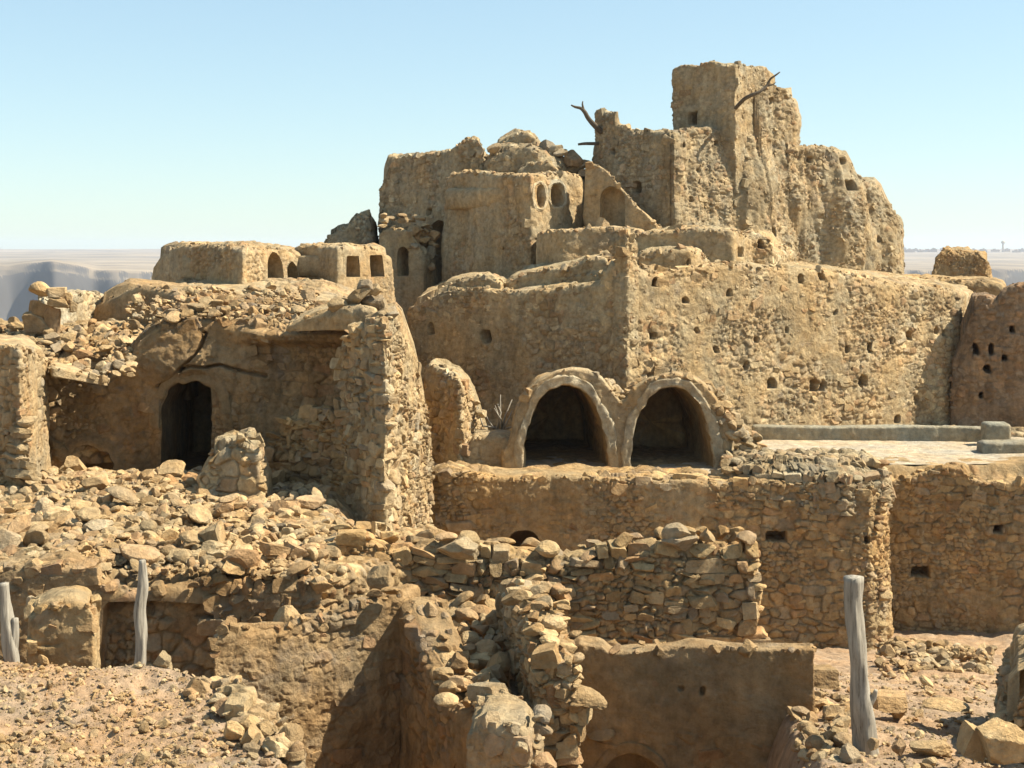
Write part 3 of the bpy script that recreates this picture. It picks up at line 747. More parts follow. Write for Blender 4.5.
def blocks():
    # rear building with ragged stepped head
    poly = [PXY(376, 41.5), PXY(486, 38.5), PXY(500, 43), PXY(380, 45)]
    pr = profile([(376, 41.5), (486, 38.5)], [(370, 215), (375, 195), (379, 182), (384, 168), (388, 157), (400, 155), (420, 153), (440, 150), (458, 147), (468, 140), (474, 137), (480, 138), (484, 146), (490, 150)])
    mb = MB(); sp = mass(mb, poly, pr, -2.2, dict(ST['keep'], plas=-.3, rimst=12), px=1.25, fine=(0, 1, 3), rnd=.12, batter=.03, opens=[dict(kind='round', x0=428, x1=447, y0=220, y1=262, depth=1.2)], holes=[hole(427, 212, 5, 6)])
    k = [lining(s, 'doorway', M['keep'], res=.06) for s in sp]
    thing(mb, 'rear_granary', M['keep'], 'ragged shaded granary building with a small arched doorway, behind the plastered gable', 'building', k)
    # low plaster gable with niche in front
    poly = wallpoly((376, 38.6), (424, 38.0), 1.2)
    mb = MB(); sp = mass(mb, poly, profile([(376, 38.6), (424, 38.0)], [(374, 236), (382, 229), (398, 227), (410, 231), (418, 240), (426, 255)]), -1.6, 'plas', px=1.2, fine=(0, 1), rnd=.12, batter=.02, opens=[dict(kind='round', x0=397, x1=409, y0=247, y1=276, depth=.6)])
    k = [lining(s, 'niche', M['plas'], res=.06) for s in sp]
    rs = np.random.RandomState(3)
    for row in (0, 1, 2):
        crest(mb, line3([(384, 228 - row * 6), (425, 224 - row * 5 + 6)], 38.7), .34, .22, rs, .12)
    for i in range(40): add_rock(mb, (X(rs.uniform(410, 434), 38.2), 38.2 + rs.uniform(0, .6), Z(rs.uniform(228, 272), 38.2)), rs.uniform(.1, .24), rs)
    thing(mb, 'plastered_gable', M['plas'], 'small plaster gable with a niche and loose stones on its head', 'wall', k)
    # block with the two arched windows
    poly = [PXY(441, 38.3), PXY(530, 35.4), PXY(586, 37.0), PXY(590, 41), PXY(455, 42)]
    pr = profile([(441, 38.3), (530, 35.4), (586, 37.0)], [(441, 178), (450, 173), (480, 172), (510, 174), (530, 173), (560, 173), (575, 172), (586, 175)])
    mb = MB(); sp = mass(mb, poly, pr, -2.0, dict(ST['plas'], plas=.15, amp=.10, dep=.05, stud=12, rough=.035, rimst=14), px=1.2, fine=(0, 1), rnd=.14, batter=.03,
        opens=[dict(kind='oval', x0=536.5, x1=547.5, y0=184, y1=208, depth=3.2, edge=1), dict(kind='oval', x0=551.5, x1=567, y0=183, y1=207, depth=3.2, edge=1)])
    k = []
    for s in sp:
        wn = lining(s, 'window', M['plas'], res=.05); wr = arch_ring(s, 'window_surround', M['lime'], .075, .02, 0, False, .04); wr.parent = wn; k.append(wn)
    thing(mb, 'granary_block', M['plas'], 'plastered granary block with two pale-rimmed oval windows', 'building', k)
    # rubble dome on its roof
    mb = MB(); mass(mb, [PXY(478, 38.2), PXY(540, 37.4), PXY(588, 38.8), PXY(590, 42), PXY(480, 42)], profile([(478, 38.2), (588, 38.8)], [(470, 165), (482, 150), (500, 146), (525, 146), (540, 148), (560, 156), (575, 157), (590, 162)]), .5, dict(ST['keep'], amp=.16), px=1.3, fine=(0, 1), rnd=.35, batter=.1)
    mass(mb, [PXY(488, 39), PXY(538, 38.6), PXY(552, 40.5), PXY(492, 41.5)], profile([(492, 39), (545, 39)], [(488, 152), (495, 140), (505, 134), (518, 129), (530, 131), (538, 138), (546, 150)]), 2.0, dict(ST['keep'], amp=.12), px=1.3, fine=(0, 1, 2, 3), rnd=.18, batter=.06)
    mass(mb, [PXY(518, 37.2), PXY(560, 37), PXY(562, 38), PXY(520, 38)], profile([(518, 37.2), (562, 37.2)], [(515, 168), (525, 162), (550, 161), (562, 168)]), 1.8, dict(ST['plas'], amp=.08), px=1.3, fine=(0, 1, 2, 3), rnd=.18, batter=.08)
    rs = np.random.RandomState(8)
    for px, py, s in [(547, 146, .24), (555, 150, .26), (562, 153, .3), (573, 160, .3), (582, 165, .32), (540, 150, .2), (494, 149, .24), (480, 154, .2), (584, 172, .2), (570, 170, .25)]:
        add_rock(mb, (X(px, 38.4), 38.4, Z(py, 38.4)), s, rs)
    thing(mb, 'collapsed_roof', M['keep'], 'collapsed rubble roof mound heaped above the block with oval windows', 'ruin')
    # spoil heap left of the rear building
    mb = MB(); mass(mb, [PXY(312, 41), PXY(378, 40.5), PXY(385, 44), PXY(320, 44)], profile([(312, 41), (378, 40.5)], [(308, 247), (318, 238), (332, 231), (340, 226), (352, 224), (362, 217), (375, 212), (385, 212)]), -1, dict(ST['keep'], amp=.14, dep=.1), px=1.3, fine=(0, 3), rnd=.3, batter=.15)
    thing(mb, 'stone_heap', M['keep'], 'dark sloping stone heap against the left of the ragged granary', 'heap')
blocks()

def low_roofs():
    poly = [PXY(148, 32.5), PXY(243, 29.6), PXY(306, 32.0), PXY(300, 36), PXY(165, 37)]
    pr = profile([(148, 32.5), (243, 29.6), (306, 32)], [(146, 272), (150, 262), (155, 254), (163, 249), (175, 245), (200, 243), (243, 243), (265, 246), (285, 248), (306, 249)])
    mb = MB(); sp = mass(mb, poly, pr, -1.6, dict(ST['left'], plas=.0, dep=.05), px=1.2, fine=(0, 1), rnd=.16, batter=.10, opens=[dict(kind='round', x0=269, x1=287, y0=252, y1=280, depth=2.2, edge=1), dict(kind='round', x0=291, x1=303, y0=261, y1=281, depth=2.0, edge=1)])
    k = [lining(s, 'niche', M['plas'], res=.06) for s in sp]
    thing(mb, 'low_storehouse', M['plas'], 'low domed storehouse with two arched niches at its sunlit end, farthest left on the roofs', 'building', k)
    poly = [PXY(290, 32.4), PXY(338, 31.0), PXY(394, 33), PXY(394, 36), PXY(300, 36)]
    pr = profile([(290, 32.4), (338, 31.0), (394, 33)], [(290, 247), (300, 244), (340, 243), (378, 245), (388, 249), (394, 256)])
    mb = MB(); sp = mass(mb, poly, pr, -1.4, dict(ST['left'], dep=.04), px=1.2, fine=(0, 1), rnd=.12, batter=.08, opens=[dict(kind='rect', x0=346, x1=361, y0=256, y1=277, depth=2.2, edge=1), dict(kind='rect', x0=373, x1=387, y0=255, y1=277, depth=2.2, edge=1)])
    k = [lining(s, 'doorway', M['plas'], res=.06) for s in sp]
    thing(mb, 'flat_storehouse', M['plas'], 'flat-roofed low storehouse with two square dark doorways', 'building', k)
    # broad rubble-covered roof in front of them
    poly = [PXY(150, 26.2), PXY(300, 25.2), PXY(402, 27.4), PXY(402, 32), PXY(150, 32)]
    def tp(x, y): return np.interp(y, [25, 26, 28, 30, 32], [-.98, -.92, -.80, -.70, -.66]) - .26 * sst(320, 370, CX + FPX * x / y) + .05 * fbm(x, y, 0 * x, 1.5, 3, 77)
    mb = MB(); mass(mb, poly, tp, -3.0, dict(ST['left'], dep=.07, plas=-.2), px=1.3, fine=(0, 1), rnd=.3, batter=.2)
    thing(mb, 'rubble_roof', M['plas'], 'wide earth roof strewn with rubble in front of the two low storehouses', 'roof')
    mb = MB(); mass(mb, [PXY(86, 26.0), PXY(190, 24.6), PXY(215, 28), PXY(120, 29)], profile([(86, 26), (190, 24.6)], [(80, 312), (92, 300), (105, 293), (120, 286), (130, 283), (150, 285), (190, 292)]), -2.6, dict(ST['plas'], amp=.05), px=1.2, fine=(0, 3), rnd=.15, batter=.1)
    thing(mb, 'plaster_hump', M['brown'], 'smooth shaded plaster hump of a buried vault behind the stone cairn', 'roof')
low_roofs()

# ------------------------------------------------------------------ ruined house at the left
def house():
    poly = [PXY(20, 22.45), PXY(210, 22.6), PXY(360, 22.0), PXY(370, 26), PXY(20, 26)]
    wl = [(20, 22.45), (210, 22.6), (360, 22.0)]
    pr0 = profile(wl, [(20, 366), (48, 372), (105, 374), (122, 366), (135, 345), (150, 333), (165, 326), (200, 322), (240, 326), (290, 330), (330, 330), (360, 330)])
    def tp(x, y):
        z = pr0(x, np.minimum(y, 22.6)); t = np.clip((y - 22.2) / 3.6, 0, 1)
        return z + t * np.interp(CX + FPX * x / y, [20, 110, 200, 300], [.55, .50, .42, .25])
    cracks = [[(206, 334), (203, 346), (196, 356), (181, 370), (172, 380), (158, 387)], [(181, 370), (192, 366), (206, 368), (222, 365), (238, 371), (262, 376)], [(181, 370), (184, 378), (190, 382)]]
    def facade(px, z):
        py = HZ - z * FPX / 22.5; r = 0 * px
        r = r + .20 * np.exp(-((px - 192) / 52) ** 2 - ((py - 358) / 34) ** 2)                    # swollen vault head over the door
        r = r - .28 * np.exp(-((px - 285) / 45) ** 2 - ((py - 400) / 48) ** 2) - .16 * np.exp(-((px - 95) / 34) ** 2 - ((py - 425) / 42) ** 2)   # hollowed walls
        r = r + .22 * sst(12, 2, np.abs(py - 336)) * sst(228, 262, px)                                # broken lip above the hollow
        w_ = 1.4 + 1.3 * fbm(px, py, 0 * px, 14, 2, 7)
        for c in cracks:
            d = np.full(px.shape, 99.)
            for (ax, ay), (bx, by) in zip(c[:-1], c[1:]):
                l2 = (bx - ax) ** 2 + (by - ay) ** 2; t = np.clip(((px - ax) * (bx - ax) + (py - ay) * (by - ay)) / l2, 0, 1)
                d = np.minimum(d, np.hypot(px - ax - t * (bx - ax), py - ay - t * (by - ay)))
            r = r - .16 * sst(w_ + .8, w_ * .35, d)
        return r
    mb = MB(); sp = mass(mb, poly, tp, -4.2, dict(ST['room'], plas=.15, stud=11, rough=.045, amp=.13, rimst=16), px=1.1, fine=(0, 1), rnd=.16, batter=.03, topst='cob', relief=facade,
        opens=[dict(kind='round', x0=160, x1=222, y0=381, y1=480, depth=3.0, wob=.04), dict(kind='round', x0=62, x1=112, y0=447, y1=486, depth=.5, edge=0, wob=.06)])
    rs = np.random.RandomState(21)
    k = []
    for i, s in enumerate(sp):
        k.append(lining(s, 'doorway' if i == 0 else 'alcove', M['brown'], res=.04))
    ar = (arch_ring(dict(sp[0], front=sp[0]['front'][3:-3]), 'arch_ring', M['brown'], .20, .05, wob=.03)); ar.parent = k[0]
    # plastered dome shell bulging round the doorway
    thing(mb, 'ruined_house', M['brown'], 'ruined plastered room with a dark arched doorway, rubble on its broken roof', 'ruin', k)
    # leaning slab on wall head
    mb = MB(); mass(mb, [PXY(52, 20.9), PXY(107, 21.6), PXY(104, 22.4), PXY(50, 22.2)], profile([(50, 21), (107, 21.6)], [(50, 365), (70, 368), (107, 379)]), lambda x, y: np.interp(CX + FPX * x / y, [50, 107], [Z(374, 21.2), Z(386, 21.6)]), dict(ST['plas'], amp=.03, dep=.015, rim=.02), res=.02, fine=(0, 1, 2, 3), rnd=.04, batter=0, floor=True)
    thing(mb, 'roof_slab', M['plas'], 'flat slab of fallen roof plaster jutting over the shaded room at left', 'slab')
house()

def overhang():
    poly = [PXY(290, 21.0), PXY(382, 20.0), PXY(384, 21.8), PXY(300, 22.6)]
    pr = profile([(290, 21.0), (382, 20.0)], [(286, 330), (296, 322), (320, 311), (345, 306), (365, 306), (376, 310), (384, 318)])
    zbf = lambda x, y: np.interp(CX + FPX * x / y, [290, 330, 370, 392], [Z(332, 20.8), Z(330, 20.6), Z(328, 20.4), Z(338, 20)])
    mb = MB(); mass(mb, poly, pr, zbf, dict(ST['plas'], amp=.09, plas=.4, dep=.05), px=1.15, fine=(0, 1, 3), rnd=.16, batter=0, floor=True)
    rs = np.random.RandomState(4)
    for px, py, s in [(347, 305, .22), (358, 296, .24), (368, 288, .20), (373, 300, .22), (362, 283, .15), (380, 306, .16), (338, 306, .16), (375, 290, .12)]:
        add_rock(mb, (X(px, 20.6), 20.6 + rs.uniform(-.1, .3), Z(py, 20.6)), s, rs, .2)
    thing(mb, 'vault_overhang', M['plas'], 'broken vault lip with stones on it jutting left from the tall pier top', 'ruin')
    # tall pier with a ragged stone end to the left and a sunlit face to the right
    A, Cc, Rr, Bk = PXY(340, 20.3), PXY(384, 19.3), PXY(432, 22.6), PXY(372, 23.2)
    poly = [A, Cc, Rr, Bk]
    pr = profile([(340, 20.3), (384, 19.3), (432, 22.6)], [(338, 345), (350, 330), (372, 322), (384, 318), (396, 313), (402, 318), (408, 336), (414, 352), (419, 372), (424, 398), (428, 425), (434, 455)])
    mb = MB(); mass(mb, poly, pr, -5.0, dict(ST['fort'], w=.24, h=.15, dep=.09, plas=-.25, amp=.08), px=1.0, fine=(0, 1), rnd=.10, batter=.012)
    zt = lambda x, y: pr(x, y) - .05
    A2 = PXY(338, 20.35)
    face_stones(mb, A2, PXY(379, 19.42), -4.35, zt, .19, rs, .05)
    crest(mb, line3([(352, 330), (384, 318), (402, 313)], 19.9), .2, .12, rs)
    thing(mb, 'stone_pier', M['fort'], 'tall broken stone pier with a bright sunlit right face, left of the vaults', 'wall')
    # infill of dry stones under the overhang
    poly = wallpoly((272, 21.0), (372, 19.9), .6)
    pr = profile([(272, 21.0), (372, 19.9)], [(272, 448), (278, 430), (290, 417), (310, 411), (335, 412), (352, 418), (372, 425)])
    mb = MB(); mass(mb, poly, lambda x, y: pr(x, y) - .06, -4.6, 'dry', px=1.4, fine=(0,), rnd=.08, batter=.01)
    face_stones(mb, poly[0], poly[1], -4.3, pr, .20, rs, .08)
    thing(mb, 'dry_stone_infill', M['warm'], 'loose dry-stone infill wall in shade at the foot of the tall pier', 'wall')
overhang()

def left_edge():
    rs = np.random.RandomState(31)
    poly = [PXY(-60, 19.8), PXY(22, 18.9), PXY(50, 21.5), PXY(40, 22.4), PXY(-60, 22.4)]
    pr = profile([(-60, 19.8), (22, 18.9), (50, 21.5)], [(-60, 345), (0, 347), (22, 350), (40, 352), (50, 358)])
    mb = MB(); mass(mb, poly, pr, -4.4, dict(ST['plas'], plas=.05, dep=.05, stud=12, rough=.035, rimst=16), px=1.15, fine=(0, 1), rnd=.08, batter=.015)
    face_stones(mb, PXY(-60, 19.8), PXY(20, 18.92), -3.9, lambda x, y: 0 * x + Z(415, 19), .2, rs, .05)
    thing(mb, 'ruined_wall', M['plas'], 'wall stub at the left edge of the view with a bright plastered side', 'wall')
    poly = [PXY(48, 24.2), PXY(92, 24.4), PXY(117, 27.0), PXY(112, 27.8), PXY(48, 27.5)]
    poly = [PXY(44, 24.0), PXY(118, 27.2), PXY(112, 28.0), PXY(40, 25.0)]
    pr = profile([(44, 24.0), (118, 27.2)], [(40, 300), (60, 296), (78, 293), (96, 293), (104, 297), (112, 310), (118, 326)])
    mb = MB(); mass(mb, poly, pr, -2.6, dict(ST['plas'], plas=.3, dep=.05), px=1.1, fine=(0, 1, 3), rnd=.06, batter=.02)
    thing(mb, 'wall_remnant', M['lime'], 'short bright wall remnant behind the stone cairn at upper left', 'wall')
    base = BOXES[4]
    for i, (px, py, w, h, t) in enumerate([(40, 291, 10, 7.5, 'pale angular stone at the top left of the cairn'), (57, 293, 10, 5.5, 'brown flat stone at the top right of the cairn'), (59, 303, 11, 4, 'dark flat slab under the top of the cairn'),
             (39, 311, 13, 10, 'large pale stone halfway up the cairn'), (36, 328, 15, 12, 'big grey boulder at the foot of the cairn'), (53, 321, 8, 11, 'brown upright block wedged at the right of the cairn'), (67, 297, 5, 6, 'small round stone at the right end of the cairn'), (72, 306, 5, 6, 'small pale stone stuck to the wall remnant beside the cairn')]):
        Y = 23.6; v, f = (base if i in (1, 2, 5) else ROCKS[4])[i]; k = np.abs(v).max(0); w *= 1.12; h *= 1.3; v = v @ np.array(Matrix.Rotation([.1, -.1, .05, -.25, .3, .1, .2, 0][i], 3, 'Y')).T; mb = MB()
        mb.add(v / k * [w / FPX * Y, w / FPX * Y * .8, h / FPX * Y] + [X(px, Y), Y, Z(py, Y)], None, f, tone=.3, flat=True)
        thing(mb, 'cairn_stone', M['loose'], t, 'stone', group='stones of the cairn')
    # big fallen chunk of masonry before the doorway
    mb = MB(); mass(mb, [PXY(196, 19.4), PXY(262, 19.0), PXY(272, 19.9), PXY(205, 20.2)], profile([(196, 19.4), (270, 19.0)], [(193, 478), (200, 460), (212, 447), (232, 443), (250, 436), (262, 440), (268, 452), (272, 470)]), -3.6, dict(ST['plas'], plas=-.1, dep=.07, amp=.08), px=1.0, fine=(0, 1, 2, 3), rnd=.22, batter=.1)
    for px, py, s in [(228, 441, .07), (240, 438, .08), (252, 438, .06), (246, 462, .09), (262, 445, .08)]:
        add_rock(mb, (X(px, 19.1), 19.1, Z(py, 19.1)), s, rs)
    thing(mb, 'masonry_chunk', M['fort'], 'fallen lump of pale mortared masonry before the dark arched doorway', 'rock')
left_edge()

# ------------------------------------------------------------------ between pier and vaults
def middle():
    rs = np.random.RandomState(41)
    poly = [PXY(424, 25.2), PXY(461, 24.2), PXY(494, 26.4), PXY(470, 27.2), PXY(430, 27)]
    pr = profile([(424, 25.2), (461, 24.2), (494, 26.4)], [(424, 362), (430, 366), (448, 376), (461, 380), (470, 388), (478, 402), (486, 425), (494, 448)])
    mb = MB(); mass(mb, poly, pr, -4.2, dict(ST['fort'], plas=-.35, dep=.06, rough=.045), px=1.1, fine=(0, 1), rnd=.1, batter=.02)
    crest(mb, line3([(428, 366), (461, 381), (486, 425)], 25), .22, .11, rs)
    thing(mb, 'wall_stub', M['fort'], 'leaning stone wall stub between the tall pier and the left vault', 'wall')
    mb = MB(); mass(mb, [PXY(462, 24.3), PXY(525, 24.25), PXY(525, 25.4), PXY(462, 25.4)], profile([(462, 24.3), (525, 24.3)], [(462, 450), (475, 440), (500, 440), (525, 446)]), -4.0, 'left', px=1.2, fine=(0, 3), rnd=.1)
    thing(mb, 'low_parapet', M['plas'], 'low shaded parapet at the left foot of the left vault', 'wall')
    # vaults
    poly = [PXY(503, 24.1), PXY(728, 24.3), PXY(752, 25.6), PXY(752, 28.4), PXY(503, 28.2)]
    line = [(503, 24.1), (728, 24.3), (752, 25.6)]
    pr = profile(line, [(500, 452), (510, 437), (516, 408), (526, 390), (540, 377), (556, 370), (572, 367), (588, 369), (602, 377), (612, 390), (620, 400), (626, 398), (634, 386), (648, 377), (662, 373), (676, 371), (692, 374), (705, 382), (715, 394), (726, 412), (738, 428), (752, 446)])
    mb = MB(); sp = mass(mb, poly, lambda x, y: pr(x, y) - .03 - .095 * np.maximum(0, y - 24.45), -4.2, dict(ST['left'], plas=.8, dep=.03, amp=.03, rim=.015, stud=3), px=1.0, fine=(0, 1), rnd=.05, batter=0, topst='left', toprough=.5,
        opens=[dict(kind='ellipse', x0=523, x1=608, y0=385, y1=470, depth=3.5), dict(kind='ellipse', x0=630, x1=713, y0=387, y1=468, depth=2.4)])
    k = []
    for s in sp:
        vl = lining(s, 'vault', M['warm'], 'ret', taper=.90, res=.035); ar = arch_ring(s, 'arch_ring', M['lime'], .15, .02, wob=.045); ar.parent = vl; k.append(vl)
    crest(mb, line3([(516, 412), (526, 394), (540, 381), (556, 374), (572, 371), (588, 373), (602, 381)], 24.35), .13, .055, rs, .05, .1)
    crest(mb, line3([(634, 390), (648, 381), (662, 377), (676, 375), (692, 378), (705, 386), (715, 398), (726, 416), (738, 432)], 24.4), .13, .055, rs, .05, .1)
    for i in range(110):                                           # bedded stones between and beside the haunches
        px = rs.choice([rs.uniform(604, 634), rs.uniform(704, 755)]); Y = 24.45 + rs.uniform(0, .8)
        top = pr(np.array([X(px, 24.2)]), np.array([24.2]))[0]
        add_rock(mb, (X(px, Y), Y, top - rs.uniform(.0, .5 if px > 660 else .1)), rs.uniform(.07, .16), rs, .3, 3)
    for a in np.linspace(0, 1, 26):
        px = np.interp(a, [0, 1], [712, 757]); py = np.interp(a, [0, 1], [400, 458])
        for j in range(3):
            Y = 24.35 + j * .45; add_rock(mb, (X(px, Y) + rs.normal() * .05, Y, Z(py - 4 * j, Y) + rs.normal() * .05), rs.uniform(.09, .17), rs, .3, 3)
    thing(mb, 'vaulted_chambers', M['plas'], 'pair of open vaulted chambers with pale plastered arches on the terrace', 'building', k)
    # dry twigs
    import_tw = MB()
    for i in range(9):
        a = np.array([X(rs.uniform(494, 506), 25.2), 25.2, Z(rs.uniform(425, 436), 25.2)]); d = rs.normal(size=3) * [.22, .15, .0] + [0, 0, rs.uniform(.25, .65)]
        tube(import_tw, [a, a + d * .5 + rs.normal(size=3) * .05, a + d], [.022, .016, .007])
    thing(import_tw, 'dry_branches', M['wood'], 'bundle of dry bleached twigs beside the left vault', 'branches')

def tube(mb, pts, rad, n=7, bumps=0, rs=None, seg=1):
    p = np.array(pts, float); r = np.array(rad, float)
    if seg > 1:
        t0 = np.linspace(0, 1, len(p)); t = np.linspace(0, 1, (len(p) - 1) * seg + 1)
        p = np.stack([np.interp(t, t0, p[:, i]) for i in range(3)], 1); r = np.interp(t, t0, r)
        for _ in range(seg // 2): p[1:-1] = (p[:-2] + 2 * p[1:-1] + p[2:]) / 4; r[1:-1] = (r[:-2] + 2 * r[1:-1] + r[2:]) / 4
    t = np.gradient(p, axis=0); t /= np.linalg.norm(t, axis=1)[:, None]
    u = np.cross(t, [.13, .97, .2]); u /= np.linalg.norm(u, axis=1)[:, None]; w = np.cross(t, u)
    a = np.linspace(0, 2 * np.pi, n, endpoint=False); rows = []
    for i in range(len(p)):
        rr = np.full(n, r[i])
        if bumps: rr = rr * (1 + bumps * fbm(np.cos(a) * 1.3, np.sin(a) * 1.3, np.full(n, p[i, 2] * 3.), .8, 3, 5 + len(p)))
        rows.append(p[i] + u[i] * (np.cos(a) * rr)[:, None] + w[i] * (np.sin(a) * rr)[:, None])
    rows = np.array(rows); m = len(rows); idx = np.arange(m * n).reshape(m, n)
    q = np.stack([idx[:-1], np.roll(idx[:-1], -1, 1), np.roll(idx[1:], -1, 1), idx[1:]], -1).reshape(-1, 4)
    v = np.concatenate([rows.reshape(-1, 3), p[:1], p[-1:]]); tr = []
    for i in range(n):
        tr.append((idx[0, (i + 1) % n], idx[0, i], m * n)); tr.append((idx[-1, i], idx[-1, (i + 1) % n], m * n + 1))
    mb.add(v, q, tr)
middle()

# ------------------------------------------------------------------ terrace and its retaining walls
def terrace():
    zt = -3.72
    a = [PXY(436, 23.4), PXY(720, 23.4), PXY(860, 23.9), PXY(1120, 23.9), PXY(1120, 34), PXY(420, 34)]
    # paved sheet, gently uneven
    xs = np.linspace(X(400, 23.35), X(1130, 34), 330); ys = np.linspace(23.35, 28.6, 150)
    GX, GY = np.meshgrid(xs, ys, indexing='ij'); x, y = GX.ravel(), GY.ravel()
    z = zt + .02 * fbm(x, y, 0 * x, .8, 3, 3) + .008 * fbm(x, y, 0 * x, .12, 2, 4)
    idx = np.arange(len(x)).reshape(GX.shape)
    q = np.stack([idx[:-1, :-1], idx[1:, :-1], idx[1:, 1:], idx[:-1, 1:]], -1).reshape(-1, 4)
    pxx = CX + FPX * x / y; q = q[(pxx[q].min(1) > 425) & ((pxx[q].max(1) < 872) | (y[q].min(1) > 24.72))]
    mb = MB(); mb.add(np.stack([x, y, z], 1), q, None, .5, 0, .8)
    tag(mb.build('terrace_pavement', M['pave']), kind='structure')
    rs = np.random.RandomState(51)
    # retaining wall below the vaults, ragged at its right end
    poly = [PXY(432, 23.0), PXY(872, 22.8), PXY(888, 23.3), PXY(884, 24.6), PXY(432, 24.0)]
    line = [(432, 23.0), (872, 22.8), (888, 23.3)]
    pr = profile(line, [(432, 474), (450, 470), (475, 477), (520, 478), (560, 475), (600, 478), (640, 477), (690, 479), (725, 484), (760, 482), (800, 482), (840, 486), (872, 490), (888, 500)])
    mb = MB(); sp = mass(mb, poly, pr, -7.2, dict(ST['ret'], plas=-.35, dep=.06), px=1.05, fine=(0, 1, 2), rnd=.07, batter=.01,
        opens=[dict(kind='round', x0=506, x1=541, y0=530, y1=570, depth=1.0)], holes=[dict(kind='rect', x0=767, x1=787, y0=532, y1=541, depth=.4, edge=0), hole(868, 540, 5, 8)])
    k = [lining(s, 'doorway', M['brown'], res=.04) for s in sp]
    crest(mb, line3([(436, 474), (520, 478), (640, 477), (725, 484), (800, 481), (880, 488)], 23.1), .30, .13, rs, .03, .1)
    e = line3([(884, 500), (880, 520), (870, 545), (878, 575), (884, 600), (882, 630), (874, 662)], 23.0)
    for j in range(2): crest(mb, [(a_ - .02 - .1 * j, b_ + .15 * j, c_) for a_, b_, c_ in e], .15, .13, rs, .03, 0, skip=0)
    def patch(m_): mass(m_, wallpoly((480, 22.93), (531, 22.93), .25), profile([(480, 22.93), (531, 22.93)], [(480, 486), (531, 484)]), Z(546, 22.93), dict(ST['plas'], dep=.01, amp=.015, rim=.01), px=1.2, fine=(0,), rnd=.04, batter=0, opens=[])
    thing(mb, 'retaining_wall', M['warm'], 'shaded stone retaining wall below the vaults with a low arched opening', 'wall', k)
    poly = [PXY(878, 24.4), PXY(1090, 24.0), PXY(1090, 25.6), PXY(878, 25.6)]
    pr = profile([(878, 24.4), (1090, 24.0)], [(878, 476), (900, 480), (920, 473), (945, 467), (962, 468), (970, 478), (990, 483), (1010, 483), (1090, 483)])
    mb = MB(); mass(mb, poly, lambda x, y: pr(x, y) + (-3.735 - pr(x, y)) * sst(24.5, 24.72, y), -7.4, dict(ST['ret'], plas=-.4, w=.25, h=.16), px=1.05, fine=(0,), rnd=.07, batter=.01,
        holes=[dict(kind='rect', x0=911, x1=929, y0=567, y1=576, depth=.4, edge=0), hole(1000, 529, 9, 7)])
    crest(mb, line3([(890, 480), (945, 468), (965, 470), (990, 484), (1060, 484)], 24.5), .16, .09, rs, .08, .1); crest(mb, line3([(890, 480), (945, 470), (990, 482), (1060, 482)], 24.4), .2, .10, rs, .05, .1)
    thing(mb, 'retaining_wall', M['warm'], 'shaded retaining wall right of the ragged wall end, under the pale terrace', 'wall')
    # heap of set stones at the terrace corner
    poly = [PXY(712, 23.5), PXY(760, 23.0), PXY(846, 22.75), PXY(884, 23.25), PXY(892, 24.3), PXY(878, 24.9), PXY(715, 24.7)]
    def tp(x, y): return np.interp(CX + FPX * x / y, [705, 720, 760, 820, 880, 908], [-3.62, -3.52, -3.48, -3.48, -3.54, -3.70])
    mb = MB(); mass(mb, poly, tp, -4.25, 'cob', px=1.05, fine=(0, 1, 2, 3), rnd=.34, batter=.12, topst='cob')
    for a_, b_ in zip(poly[:3], poly[1:4]): face_stones(mb, a_, b_, -4.15, lambda x, y: float(tp(np.array([x]), np.array([y]))[0]) - .10, .17, rs, .04)
    for i in range(190):
        px = rs.uniform(722, 882); Y = rs.uniform(23.25, 24.5); x_ = X(px, Y)
        add_rock(mb, (x_, Y, float(tp(np.array([x_]), np.array([Y]))[0]) - .10 * (Y < 23.4)), rs.uniform(.07, .15), rs, .3)
    thing(mb, 'cobbled_platform', M['keep'], 'rounded platform of set cobbles between the right vault and the pale terrace', 'platform')
    mb = MB(); mass(mb, [PXY(735, 28.3), PXY(1080, 28.2), PXY(1090, 34.5), PXY(960, 34), PXY(735, 31.4)], lambda x, y: zt + .10 - .13 * np.clip(y - 28.4, 0, 6) + .05 * fbm(x, y, 0 * x, .7, 3, 5), zt - 1.6, 'cob', px=1.5, fine=(0,), rnd=.12, batter=.03)
    o = mb.build('earth_bank', M['fort']); tag(o, 'strip of stony earth along the foot of the fortress wall', 'earth bank', kind='stuff')
    # low kerb and blocks on the terrace
    mb = MB()
    pts = [(752, 27.9), (1004, 27.55)]
    for (a_, ya), (b_, yb) in zip(pts[:-1], pts[1:]):
        mass(mb, wallpoly((a_ + .15, ya), (b_ - .15, yb), .28), lambda x, y: 0 * x + zt + .28, zt - .05, dict(ST['plas'], dep=.01, amp=.03, rim=.02, rimst=0), px=1.2, fine=(0,), rnd=.03, batter=.02)
    thing(mb, 'kerb', M['conc'], 'low grey kerb of long blocks along the back of the pale terrace', 'kerb')
    for A_, B_, h, lab in [((986, 27.0), (1013, 27.0), .42, 'grey concrete block standing taller at the kerb end'), ((983, 26.0), (1045, 26.0), .20, 'long low concrete block on the terrace at the right edge')]:
        mb = MB(); mass(mb, wallpoly(A_, B_, .4), lambda x, y: 0 * x + zt + h, zt - .05, dict(ST['plas'], dep=.01, amp=.03, rim=.015, rimst=0), px=1.2, fine=(0, 3), rnd=.05, batter=.02)
        thing(mb, 'concrete_block', M['conc'], lab, 'block')
terrace()

